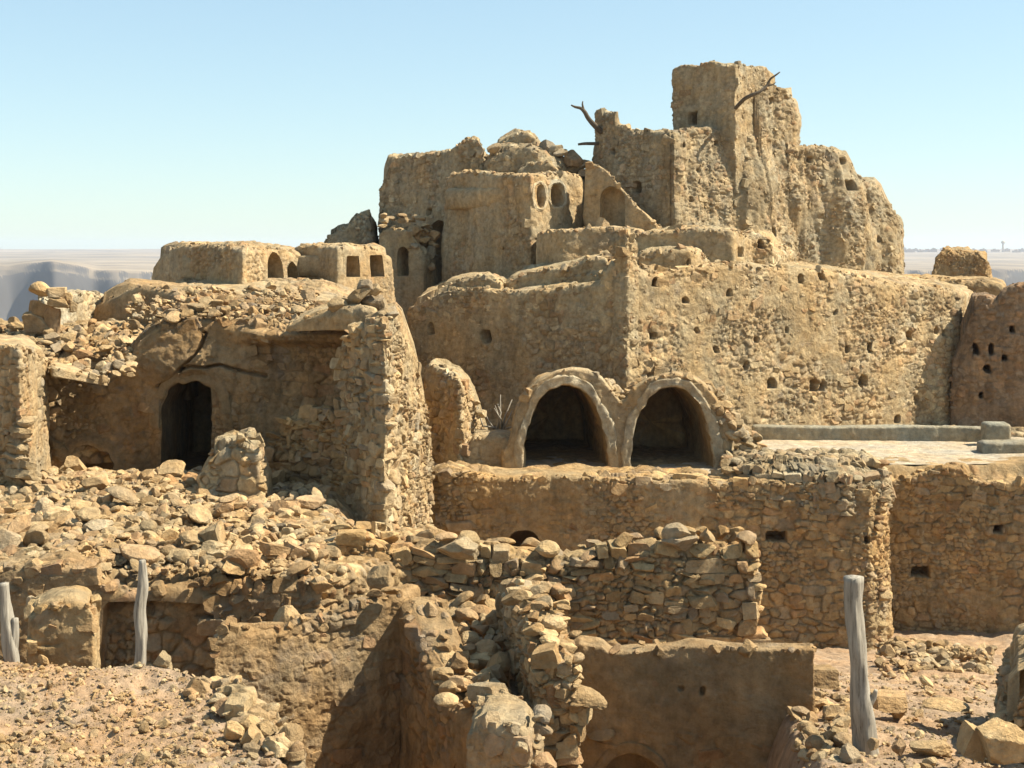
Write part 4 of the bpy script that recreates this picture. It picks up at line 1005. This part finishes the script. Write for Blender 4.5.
# ------------------------------------------------------------------ foreground walls
def fore():
    rs = np.random.RandomState(61)
    # dry stone wall in the middle
    A, B = (340, 16.3), (752, 16.6)
    poly = wallpoly(A, B, .55)
    pr = profile([A, B], [(340, 535), (372, 540), (395, 548), (430, 545), (465, 543), (500, 550), (530, 557), (560, 560), (600, 553), (625, 549), (660, 544), (690, 538), (720, 543), (745, 542), (752, 552)])
    mb = MB(); mass(mb, poly, lambda x, y: pr(x, y) - .06, -5.6, dict(ST['dry'], dep=.06), px=1.3, fine=(0, 1), rnd=.08, batter=.01)
    face_stones(mb, poly[0], poly[1], -4.95, pr, .205, rs, .07)
    face_stones(mb, poly[1], poly[2], -4.95, pr, .205, rs, .07)
    crest(mb, line3([(345, 532), (395, 545), (465, 540), (530, 553), (560, 556), (600, 549), (690, 535), (748, 540)], 16.6), .26, .15, rs, .10, .2)
    crest(mb, line3([(345, 528), (465, 538), (560, 553), (690, 531), (748, 538)], 16.9), .28, .14, rs, .08, .2)
    thing(mb, 'dry_stone_wall', M['warm'], 'long dry-stone wall of fitted blocks across the middle foreground', 'wall')
    # L-shaped plastered wall: back face and a wing coming towards the viewer
    A, K, Bp = (214, 12.1), (402, 13.1), (480, 11.5)
    t = .34
    a, k, b = [np.array(PXY(*q)) for q in (A, K, Bp)]
    pr1 = profile([A, K], [(210, 645), (218, 634), (240, 630), (262, 630), (286, 628), (300, 616), (330, 612), (352, 600), (372, 594), (390, 590), (405, 590)])
    mb = MB(); p1 = [tuple(a), tuple(k), tuple(k + [.12, .36]), tuple(a + [.02, .36])]
    mass(mb, p1, pr1, -5.2, dict(ST['room'], plas=.35, amp=.06, stud=14, rough=.04, rimst=18), px=1.0, fine=(0, 3), rnd=.09, batter=.0)
    def wing(m_):
        d = (b - k) / np.hypot(*(b - k)); n = np.array([-d[1], d[0]])       # n points right/back
        kk = k + np.array([-.05, .10])
        p2 = [tuple(kk), tuple(b), tuple(b + n * .32), tuple(kk + n * .36)]
        wp = profile([K, Bp], [(398, 592), (408, 606), (418, 630), (427, 652), (438, 676), (446, 692), (460, 704), (478, 716)])
        def tp(x, y):                                                       # height follows the plan along the wing
            s_ = np.clip(((x - k[0]) * d[0] + (y - k[1]) * d[1]), 0, 9); return wp(k[0] + d[0] * s_, k[1] + d[1] * s_)
        mass(m_, p2, tp, -5.4, dict(ST['room'], plas=.55, amp=.08), px=1.0, fine=(0, 1, 2), rnd=.09, batter=0)
        for s_ in np.linspace(.05, .97, 17):
            c = k + (b - k) * s_ + n * .2
            for j in range(2): add_rock(m_, (c[0] + rs.normal() * .08, c[1] + rs.normal() * .05, float(tp(c[0], c[1])) - .03 + rs.normal() * .02), rs.uniform(.05, .12), rs, .3, 4)
    kids = [part(wing, 'side_wing', M['brown'])]
    crest(mb, line3([(262, 630), (300, 618), (352, 602), (400, 590)], 12.95), .2, .10, rs, .05, .2, sub=4)
    thing(mb, 'plastered_corner_wall', M['brown'], 'L-shaped broken plastered room corner in the lower middle-left', 'wall', kids)
    for i, (px, py, w, h, Y, lab) in enumerate([(288, 620, 17, 15, 12.75, 'squared pale block on the head of the plastered corner wall'), (383, 573, 15, 18, 15.4, 'pointed upright stone on the rubble above the plastered corner wall'),
             (511, 709, 14, 5, 10.6, 'thin flat slab lying on the pale masonry stump'), (458, 549, 22, 12, 16.2, 'large pale boulder bedded on the left of the dry-stone wall'), (683, 541, 22, 10, 16.5, 'broad grey boulder on the crest of the dry-stone wall near its right end')]):
        v, f = ROCKS[5][(5 + i * 3) % 16]; q = np.abs(v).max(0); mb = MB(); v = v / q
        if i == 1: v = v * np.column_stack([1 - .38 * v[:, 2], 1 - .38 * v[:, 2], np.ones(len(v))])
        mb.add(v * [w / FPX * Y, w / FPX * Y * .8, h / FPX * Y] + [X(px, Y), Y, Z(py, Y)], None, f, flat=True)
        thing(mb, 'stone', M['loose'], lab, 'stone')
    # stump below the slab
    mb = MB(); mass(mb, [PXY(466, 10.3), PXY(528, 10.0), PXY(545, 10.6), PXY(480, 11.0)], profile([(466, 10.3), (545, 10.1)], [(462, 735), (474, 716), (500, 712), (526, 716), (540, 735), (548, 765)]), -4.6, dict(ST['ret'], plas=.2, dep=.05, amp=.05), px=1.0, fine=(0, 1, 2, 3), rnd=.06, batter=.03)
    for i in range(12): add_rock(mb, (X(rs.uniform(500, 545), 10.1), 10.1 + rs.uniform(0, .2), Z(rs.uniform(722, 768), 10.1)), rs.uniform(.06, .12), rs, .2, 4)
    thing(mb, 'masonry_stump', M['plas'], 'pale masonry stump with a thin slab on top in the lower centre', 'wall')
    # end of a dry wall running away
    mb = MB()
    a, b = PXY(540, 11.5), PXY(586, 11.3)
    poly = [PXY(503, 13.6), PXY(542, 11.5), PXY(576, 11.4), PXY(545, 13.8)]
    def tp(x, y): return np.interp(y, [11.3, 11.8, 12.2, 12.7, 13.3, 13.8], [-3.34, -3.30, -3.16, -3.06, -3.16, -3.35]) + 0 * x
    mass(mb, poly, lambda x, y: tp(x, y) - .1, -5.4, dict(ST['dry'], dep=.08), px=1.1, fine=(0, 1, 2), rnd=.1, batter=.0)
    face_stones(mb, poly[1], poly[2], -4.9, lambda x, y: tp(x, y), .16, rs, .05, sub=4)
    face_stones(mb, poly[0], poly[1], -4.8, lambda x, y: tp(x, y), .2, rs, .05, sub=3)
    for y in np.arange(11.5, 13.7, .16):
        c0, c1 = np.interp(y, [11.4, 13.7], [X(545, 11.4), X(505, 13.7)]), np.interp(y, [11.4, 13.7], [X(574, 11.4), X(543, 13.7)])
        for s in np.linspace(.05, .95, 3): add_rock(mb, (c0 + (c1 - c0) * s + rs.normal() * .04, y, float(tp(0, y)) + rs.normal() * .04), rs.uniform(.07, .14), rs, .25, 4, (1, 1, .8))
    thing(mb, 'dry_stone_wall', M['rub'], 'end of a rough dry-stone wall seen head-on, stacked beside the smooth plaster wall', 'wall')
    # smooth plaster wall with bright edge
    A, B = (572, 13.2), (812, 13.0)
    poly = wallpoly(A, B, .20)
    pr = profile([A, B], [(572, 648), (580, 640), (602, 644), (612, 654), (640, 652), (690, 648), (740, 650), (780, 652), (812, 652)])
    mb = MB(); sp = mass(mb, poly, pr, -5.3, dict(ST['plas'], plas=1.2, dep=.02, amp=.045, rim=.035), px=1.0, fine=(0, 1), rnd=.03, batter=-.02, opens=[dict(kind='round', x0=600, x1=662, y0=752, y1=800, depth=.35)], holes=[dict(kind='oval', x0=678, x1=684, y0=685, y1=690, depth=.04, edge=0), dict(kind='oval', x0=700, x1=705, y0=687, y1=695, depth=.07, edge=0)])
    k = [lining(s, 'doorway', M['brown'], res=.03) for s in sp] + [arch_ring(s, 'arch_ring', M['brown'], .10, .02) for s in sp]
    crest(mb, line3([(616, 651), (690, 646), (780, 650)], 13.22), .20, .07, rs, .08, .1, sub=4)
    face_stones(mb, PXY(580, 13.17), PXY(800, 12.98), Z(756, 13), lambda x, y: 0 * x + Z(735, 13), .14, rs, .0)
    thing(mb, 'plaster_wall', M['brown'], 'smooth brown plaster wall with a bright top edge and a small arch at its foot', 'wall', k)
    # retaining wall of the rubble terrace at the left
    A, B = (-70, 15.0), (320, 15.3)
    poly = wallpoly(A, B, .5)
    pr = profile([A, B], [(-70, 572), (0, 568), (60, 566), (95, 572), (110, 586), (130, 592), (180, 588), (220, 584), (270, 578), (320, 575)])
    mb = MB(); sp = mass(mb, poly, pr, -5.4, dict(ST['room'], plas=.35, dep=.07), px=1.05, fine=(0,), rnd=.1, batter=.0, opens=[dict(kind='rect', x0=97, x1=216, y0=602, y1=735, depth=.75, wob=.05)])
    k = [lining(s, 'recess', M['brown'], res=.03) for s in sp]
    face_stones(mb, PXY(-70, 15.0), PXY(110, 15.12), Z(600, 15), lambda x, y: pr(x, y) + 0 * x, .2, rs, .04)
    face_stones(mb, PXY(205, 15.2), PXY(320, 15.3), Z(640, 15.2), lambda x, y: pr(x, y) + 0 * x, .2, rs, .05)
    crest(mb, line3([(-60, 570), (60, 564), (130, 588), (220, 582), (320, 572)], 15.25), .2, .13, rs, .12, .2)
    thing(mb, 'retaining_wall', M['brown'], 'low retaining wall in deep shade holding up the rubble heap at left', 'wall', k)
    mb = MB(); mass(mb, [PXY(185, 11.0), PXY(245, 9.5), PXY(295, 9.2), PXY(310, 10.2), PXY(224, 11.8)], lambda x, y: np.interp(y, [9.2, 10, 11, 11.6], [-3.25, -3.29, -3.36, -3.46]) + .12 * fbm(x, y, 0 * x, .5, 3, 6), -4.6, dict(ST['cob'], dep=.07, amp=.10, w=.3, h=.25), px=1.1, fine=(0, 1, 2), rnd=.16, batter=.12)
    for i in range(46):
        Y = rs.uniform(9.3, 11.5); px = np.interp(Y, [9.2, 11.5], [295, 212]) + rs.uniform(-45, 14); add_rock(mb, (X(px, Y), Y, np.interp(Y, [9.2, 10, 11, 11.6], [-3.25, -3.29, -3.36, -3.46]) - .01), rs.uniform(.03, .11), rs, .4, 4)
    thing(mb, 'rock_ledge', M['rub'], 'rough broken rock ledge at the right end of the gravel bank', 'rock')
    # squat pillar stub
    mb = MB(); mass(mb, [PXY(28, 13.0), PXY(96, 13.0), PXY(99, 13.7), PXY(31, 13.7)], profile([(28, 13), (99, 13)], [(26, 620), (34, 610), (50, 606), (75, 604), (92, 607), (98, 615)]), -5, dict(ST['plas'], plas=.6, dep=.04, amp=.05, stud=8, rough=.03, rimst=14), px=1.0, fine=(0, 1, 3), rnd=.07, batter=.02)
    for i in range(0): add_rock(mb, (X(94, 13) + rs.normal() * .02, 13.0 + rs.uniform(0, .4), Z(612 + i * 8, 13)), rs.uniform(.04, .065), rs, .2, 3, (1, 1, .7))
    thing(mb, 'pillar_stub', M['warm'], 'squat square pillar stub between the two weathered posts at left', 'pillar')
    # stub and slabs at the right edge
    mb = MB(); mass(mb, [PXY(982, 11.8), PXY(1060, 11.0), PXY(1080, 13), PXY(1005, 13.6)], profile([(982, 11.8), (1060, 11)], [(976, 736), (985, 724), (998, 714), (1008, 698), (1018, 688), (1060, 672)]), -4.6, dict(ST['dry'], dep=.07, amp=.12, stud=30, rimst=16), px=1.0, fine=(0, 3), rnd=.14, batter=.10)
    thing(mb, 'rock_outcrop', M['plas'], 'rough plastered wall remnant rising at the lower right edge', 'rock')
    for i, (px, py, w, h, Y, lab) in enumerate([(1004, 741, 32, 20, 10.6, 'large tilted slab leaning at the lower right edge'), (975, 742, 14, 16, 10.7, 'brown wedge-shaped stone left of the large tilted slab'), (852, 757, 13, 14, 10.9, 'rounded pale boulder at the left foot of the tall post'),
             (900, 748, 9, 9, 11.2, 'small angular stone right of the tall post'), (930, 747, 20, 8, 11.2, 'low broad stone between the tall post and the slab'), (888, 700, 22, 8, 13, 'half-buried flat rock behind the tall post'), (945, 706, 24, 7, 12.8, 'long flat ledge stone on the slope right of the tall post'),
             (820, 676, 20, 9, 14.3, 'pale flat rock at the right end of the smooth plaster wall'), (872, 745, 8, 7, 11.3, 'small stone touching the tall post')]):
        v, f = (BOXES if i in (0, 1, 5, 7) else ROCKS)[5][(2 + i * 5) % 16]; q = np.abs(v).max(0); v = v / q; mb = MB()
        v = v @ np.array(Matrix.Rotation([-.35, .3, 0, 0, 0, .1, .12, 0, 0][i], 3, 'Y')).T
        mb.add(v * [w / FPX * Y, w / FPX * Y * .9, h / FPX * Y] + [X(px, Y), Y, Z(py, Y)], None, f, flat=True)
        thing(mb, 'stone', M['loose'], lab, 'stone')
fore()

# ------------------------------------------------------------------ posts and branches
def posts():
    def post(name, pts, rad, label, forks=()):
        mb = MB(); tube(mb, pts, rad, 24, .42, seg=8)
        for p, r in forks: tube(mb, p, r, 12, .2, seg=4)
        thing(mb, name, M['wood'], label, 'post')
    Y = 11.5
    def p3(px, py, Y): return np.array([X(px, Y), Y, Z(py, Y)])
    post('wooden_post', [p3(870, 775, Y), p3(866, 740, Y), p3(860, 700, Y), p3(858, 655, Y), p3(854, 620, Y), p3(853, 577, Y)], [.098, .094, .084, .072, .070, .074], 'tall forked weathered grey post standing at lower right', [([p3(868, 704, Y), p3(874, 697, Y), p3(876, 690, Y - .02)], [.035, .025, .014])])
    Y = 12.2
    post('wooden_post', [p3(139, 705, Y), p3(138, 680, Y), p3(142, 640, Y), p3(139, 610, Y), p3(143, 585, Y), p3(142, 560, Y)], [.052, .052, .050, .046, .043, .026], 'slim weathered grey post standing before the shaded recess')
    post('wooden_post', [p3(13, 700, Y), p3(12, 660, Y), p3(8, 630, Y), p3(5, 605, Y), p3(4, 583, Y)], [.062, .06, .062, .05, .04], 'weathered grey post with a short side stub at the left edge', [([p3(11, 655, Y), p3(14.5, 635, Y), p3(15.5, 618, Y)], [.05, .042, .026])])
    mb = MB(); Y = 38.2
    tube(mb, [p3(604, 134, Y + .3), p3(595, 126, Y), p3(588, 118, Y), p3(585, 112, Y), p3(581, 108, Y), p3(575, 107, Y), p3(571, 105, Y)], [.08, .075, .065, .055, .045, .035, .02], 9, .3, seg=3)
    tube(mb, [p3(584, 111, Y), p3(582, 104, Y), p3(583, 101, Y)], [.04, .025, .012], 7, .3, seg=2)
    thing(mb, 'wooden_branch', M['dark'], 'short crooked branch sticking out left of the keep pinnacle', 'branch')
    mb = MB(); tube(mb, [p3(606, 144, Y + .3), p3(585, 143.6, Y), p3(578, 144.5, Y)], [.05, .042, .03], 9, .3, seg=3)
    thing(mb, 'wooden_branch', M['dark'], 'straight peg sticking out below the crooked branch on the keep', 'branch')
    mb = MB(); Y = 37.0
    tube(mb, [p3(732, 112, Y + .6), p3(744, 99, Y), p3(752, 95, Y - .1), p3(760, 92, Y - .1), p3(767, 86, Y), p3(770, 79, Y), p3(776, 75, Y), p3(780, 72, Y)], [.055, .05, .048, .042, .036, .03, .024, .014], 9, .3, seg=3)
    tube(mb, [p3(767, 86, Y), p3(773, 85, Y), p3(776, 82, Y)], [.026, .018, .008], 7, .3, seg=2)
    thing(mb, 'wooden_branch', M['dark'], 'long crooked pole projecting upwards from the square tower', 'branch')
posts()

# ------------------------------------------------------------------ rubble
def heap_top(x, y):
    px = CX + FPX * x / y
    z = np.interp(y, [14.9, 15.6, 17, 18.5, 20, 22], [-3.50, -3.40, -3.40, -3.36, -3.34, -3.40])
    z = z + .30 * np.exp(-((px - 60) / 70) ** 2 - ((y - 19.2) / 1.0) ** 2) * .6 - .14 * np.clip((px - 250) / 120, 0, 1.6)
    z = z - .60 * sst(325, 395, px) * sst(17.2, 18.6, y)
    return z + .17 * fbm(x, y, 0 * x, 1.2, 4, 91)
def drop_rocks(n, region, hf, rs, smin, smax, powr):
    """sizes drawn from a heavy-tailed law; returns [(x, y, z, size)]"""
    q = np.array([region(rs) for _ in range(n)]); x = X(q[:, 0], q[:, 1]); y = q[:, 1]
    sz = smin * (1 - rs.rand(n) * (1 - (smin / smax) ** powr)) ** (-1 / powr)
    z = hf(x, y) + 0 * x
    return [tuple(t) for t in np.stack([x, y, z, sz], 1)]
def rubble():
    rs = np.random.RandomState(71)
    poly = [PXY(-80, 15.2), PXY(330, 15.45), PXY(445, 16.7), PXY(440, 22.3), PXY(-80, 22.3)]
    mb = MB(); mass(mb, poly, heap_top, -5.2, dict(ST['cob'], amp=.05, dep=.05, rough=.06), px=1.6, fine=(0, 1), rnd=.18, batter=.03)
    def reg_heap(rs):
        while True:
            Y = math.sqrt(rs.uniform(15.25 ** 2, 21.4 ** 2)); px = rs.uniform(-50, 445)
            if px > 335 and Y < 16.6: continue
            if px > 325 and 19 < Y: continue
            return px, Y
    big = drop_rocks(225, reg_heap, heap_top, rs, .105, .30, 1.9)
    small = drop_rocks(7000, reg_heap, heap_top, rs, .032, .13, 1.5)
    def roof_h(x, y): return np.interp(y, [22.4, 23.2, 26], [Z(322, 22.4) + .02, -1.02, -.72]) + np.interp(CX + FPX * x / y, [100, 150, 200, 340], [-.28, -.06, .02, -.02])
    def reg_roof(rs): return rs.uniform(128, 318), rs.uniform(22.5, 26.0)
    # rubble lying against the bright remnant, left of the room's roof
    def slope_h(x, y): return np.interp(y, [21.8, 23, 24.2], [-1.92, -1.55, -1.30]) + np.interp(CX + FPX * x / y, [0, 130], [0, -.02])
    def reg_slope(rs): return rs.uniform(-10, 132), rs.uniform(21.8, 24.2)
    small += drop_rocks(420, reg_slope, slope_h, rs, .05, .16, 1.5) + drop_rocks(500, reg_roof, roof_h, rs, .03, .12, 1.5)
    big2 = drop_rocks(22, reg_slope, slope_h, rs, .12, .24, 2) + drop_rocks(20, reg_roof, roof_h, rs, .11, .22, 2)
    # rubble at the foot of the right retaining wall
    def reg_foot(rs): return rs.uniform(878, 990), rs.uniform(18.2, 20.4)
    def foot_h(x, y): return ground_h(x, y) + .28 * np.exp(-((y - 19.6) / .6) ** 2)
    small += drop_rocks(420, reg_foot, foot_h, rs, .04, .13, 1.6)
    # gravel bank and right slope
    def reg_bank(rs): return rs.uniform(-20, 300), rs.uniform(8.6, 12.4)
    def reg_wallend(rs): return rs.uniform(796, 852), rs.uniform(10.9, 14)
    def reg_slope2(rs): return rs.uniform(790, 1030), rs.uniform(10.5, 17)
    small += drop_rocks(5200, reg_bank, ground_h, rs, .007, .05, 1.5) + drop_rocks(2200, reg_slope2, ground_h, rs, .008, .07, 1.5) + drop_rocks(160, reg_wallend, ground_h, rs, .03, .12, 1.4)
    big3 = drop_rocks(30, reg_bank, ground_h, rs, .05, .15, 1.6) + drop_rocks(14, reg_slope2, ground_h, rs, .06, .15, 1.8) + drop_rocks(14, reg_wallend, ground_h, rs, .08, .17, 1.8)
    # gap between plastered corner and wall end
    def reg_gap(rs): return rs.uniform(440, 505), rs.uniform(11.6, 14.5)
    def gap_h(x, y): return np.interp(y, [11.6, 14.5], [-3.75, -3.6]) + 0 * x
    small += drop_rocks(160, reg_gap, gap_h, rs, .05, .16, 1.5)
    for x, y, z, s in small:
        add_rock(mb, (x, y, z + s * rs.uniform(.0, .6)), s, rs, .6, 2 if s < .06 else 3, (1, 1, rs.uniform(.65, 1)))
    o = mb.build('rubble', M['rub']); tag(o, 'fallen limestone rubble and earth spread before the ruined room', 'rubble', kind='stuff')
    # the large ones, each its own stone
    protos = []
    for i in range(16):
        v, f = ROCKS[4][i]; m_ = MB(); m_.add(v * .9, None, f, flat=True); ob = m_.build('loose_stone', M['loose']); protos.append(ob.data); bpy.data.objects.remove(ob)
    def put(lst, lab, grp):
        for x, y, z, s in lst:
            ob = bpy.data.objects.new('loose_stone', protos[rs.randint(16)]); C.objects.link(ob)
            ob.location = (x, y, z + s * rs.uniform(.1, .6)); ob.scale = (s, s, s * rs.uniform(.65, 1)); ob.rotation_euler = (rs.normal() * .35, rs.normal() * .35, rs.uniform(0, 6.28))
            tag(ob, lab, 'stone', grp)
    put(big, 'loose tan limestone block lying in the big rubble heap at left', 'blocks in the big rubble heap')
    put(big2[:22], 'loose stone on the steep scree below the cairn', 'stones on the scree below the cairn')
    put(big2[22:], 'loose stone on the broken roof above the arched doorway', 'stones on the broken roof')
    put(big3[:30], 'stone lying on the gravel bank in the lower left corner', 'stones on the gravel bank')
    put(big3[30:], 'stone lying on the slope around the tall post', 'stones on the right slope')
rubble()

# scree slope body under the stones left of the room's roof
def scree():
    mb = MB(); mass(mb, [PXY(-60, 21.9), PXY(132, 22.9), PXY(150, 25.5), PXY(-60, 25.5)], lambda x, y: np.interp(y, [21.8, 23, 24.2, 25.5], [-1.98, -1.62, -1.36, -1.30]) + 0 * x, -3.4, 'cob', px=1.4, fine=(0,), rnd=.1)
    o = mb.build('scree', M['rub']); tag(o, 'scree of small stones below the cairn', 'scree', kind='stuff')
scree()

# ------------------------------------------------------------------ distance
def far():
    mb = MB(); mass(mb, [PXY(928, 46), PXY(992, 46), PXY(1000, 48), PXY(934, 48)], profile([(928, 46), (992, 46)], [(926, 278), (932, 252), (940, 245), (952, 247), (968, 250), (985, 251), (993, 260), (997, 280)]), -2.2, dict(ST['keep'], amp=.14), px=1.2, fine=(0, 1), rnd=.25, batter=.06)
    thing(mb, 'distant_ruin', M['warm'], 'small isolated ruin standing beyond the fortress wall at right', 'ruin')
    mb = MB(); mass(mb, [PXY(890, 40.5), PXY(1010, 38.5), PXY(1010, 44), PXY(895, 44)], profile([(890, 40.5), (1010, 38.5)], [(890, 276), (915, 280), (925, 279), (960, 281), (1010, 283)]), -3.5, 'left', px=1.3, fine=(0,), rnd=.25, batter=.05)
    thing(mb, 'earth_ledge', M['warm'], 'low earth ledge behind the fortress wall at the foot of the isolated ruin', 'wall')
    rs = np.random.RandomState(81)
    for i in range(26):
        px = rs.uniform(898, 1040); D = rs.uniform(3300, 3900); w = rs.uniform(9, 24); h = rs.uniform(5, 9)
        bm = bmesh.new(); bmesh.ops.create_cube(bm, size=1); bmesh.ops.scale(bm, vec=(w, rs.uniform(8, 14), h), verts=bm.verts)
        r = bmesh.ops.create_cube(bm, size=1); bmesh.ops.scale(bm, vec=(w * .3, 5, 2.5), verts=r['verts']); bmesh.ops.translate(bm, vec=(rs.uniform(-.2, .2) * w, 0, h / 2 + 1.2), verts=r['verts'])
        me = bpy.data.meshes.new('distant_house'); bm.to_mesh(me); bm.free(); me.materials.append(M['lime'])
        o = bpy.data.objects.new('distant_house', me); C.objects.link(o); x = X(px, D)
        o.location = (x, D, float(ground_h(np.array([x]), np.array([D]))[0]) + h / 2 - .5)
        tag(o, 'tiny pale flat-roofed house on the far horizon at right', 'house', 'houses on the far horizon')
    D = 3500; x = X(1003, D); g = float(ground_h(np.array([x]), np.array([D]))[0])
    mb = MB(); tube(mb, [(x, D, g - 1), (x, D, g + 12), (x, D, g + 22)], [3.0, 2.4, 2.2], 8); tube(mb, [(x, D, g + 21), (x, D, g + 24), (x, D, g + 28)], [4.5, 5.0, 2], 10)
    thing(mb, 'water_tower', M['lime'], 'tiny water tower on the far horizon at right', 'tower')
far()

# ------------------------------------------------------------------ air
def haze():
    bm = bmesh.new(); bmesh.ops.create_cube(bm, size=1); bmesh.ops.scale(bm, vec=(10600, 10600, 160), verts=bm.verts); bmesh.ops.translate(bm, vec=(0, 0, -105 + 45), verts=bm.verts)
    for v in bm.verts: v.co.z = -110 if v.co.z < -60 else 34
    me = bpy.data.meshes.new('haze'); bm.to_mesh(me); bm.free()
    m = bpy.data.materials.new('haze'); m.use_nodes = True; N, L = m.node_tree.nodes, m.node_tree.links
    N.remove(N['Principled BSDF']); p = N.new('ShaderNodeVolumePrincipled'); p.inputs['Density'].default_value = HAZE; p.inputs['Color'].default_value = (.72, .83, 1.0, 1); p.inputs['Anisotropy'].default_value = .2
    L.new(p.outputs[0], N['Material Output'].inputs['Volume'])
    me.materials.append(m); o = bpy.data.objects.new('haze', me); C.objects.link(o); tag(o, kind='stuff')
HAZE = .00014
haze()

# ------------------------------------------------------------------ light, sky, camera
sc = bpy.context.scene
w = bpy.data.worlds.new('World'); sc.world = w; w.use_nodes = True
N, L = w.node_tree.nodes, w.node_tree.links
sky = N.new('ShaderNodeTexSky'); sky.sky_type = 'NISHITA'; sky.sun_disc = False
sky.sun_elevation = SUN_EL; sky.sun_rotation = SUN_AZ; sky.air_density = 1.0; sky.dust_density = .25; sky.ozone_density = 2.0
tn = N.new('ShaderNodeMix'); tn.data_type = 'RGBA'; tn.blend_type = 'MULTIPLY'; tn.inputs[0].default_value = 1; tn.inputs[7].default_value = (.885, 1.025, 1.04, 1)
gm = N.new('ShaderNodeGamma'); gm.inputs['Gamma'].default_value = .60; L.new(sky.outputs[0], gm.inputs['Color']); L.new(gm.outputs[0], tn.inputs[6]); L.new(tn.outputs[2], N['Background'].inputs['Color']); N['Background'].inputs['Strength'].default_value = .146
sd = bpy.data.lights.new('Sun', 'SUN'); sd.energy = 5.0; sd.angle = math.radians(.5); sd.color = (1, .92, .77)
so = bpy.data.objects.new('Sun', sd); C.objects.link(so)
to_sun = Vector((math.sin(SUN_AZ) * math.cos(SUN_EL), math.cos(SUN_AZ) * math.cos(SUN_EL), math.sin(SUN_EL)))
so.rotation_euler = to_sun.to_track_quat('Z', 'Y').to_euler(); so.location = to_sun * 60
cam = bpy.data.cameras.new('Camera'); co = bpy.data.objects.new('Camera', cam); C.objects.link(co); sc.camera = co
cam.sensor_width = 36; cam.lens = FPX / 1024 * 36; cam.shift_y = -(384 - HZ) / 1024
co.rotation_euler = (math.radians(90), 0, 0); cam.clip_start = .1; cam.clip_end = 20000
sc.view_settings.view_transform = 'Standard'; sc.view_settings.look = 'None'; sc.view_settings.gamma = 1; sc.view_settings.exposure = 1.12
sc.view_settings.use_curve_mapping = False
sc.cycles.volume_bounces = 1; sc.cycles.max_bounces = 6; sc.cycles.diffuse_bounces = 4
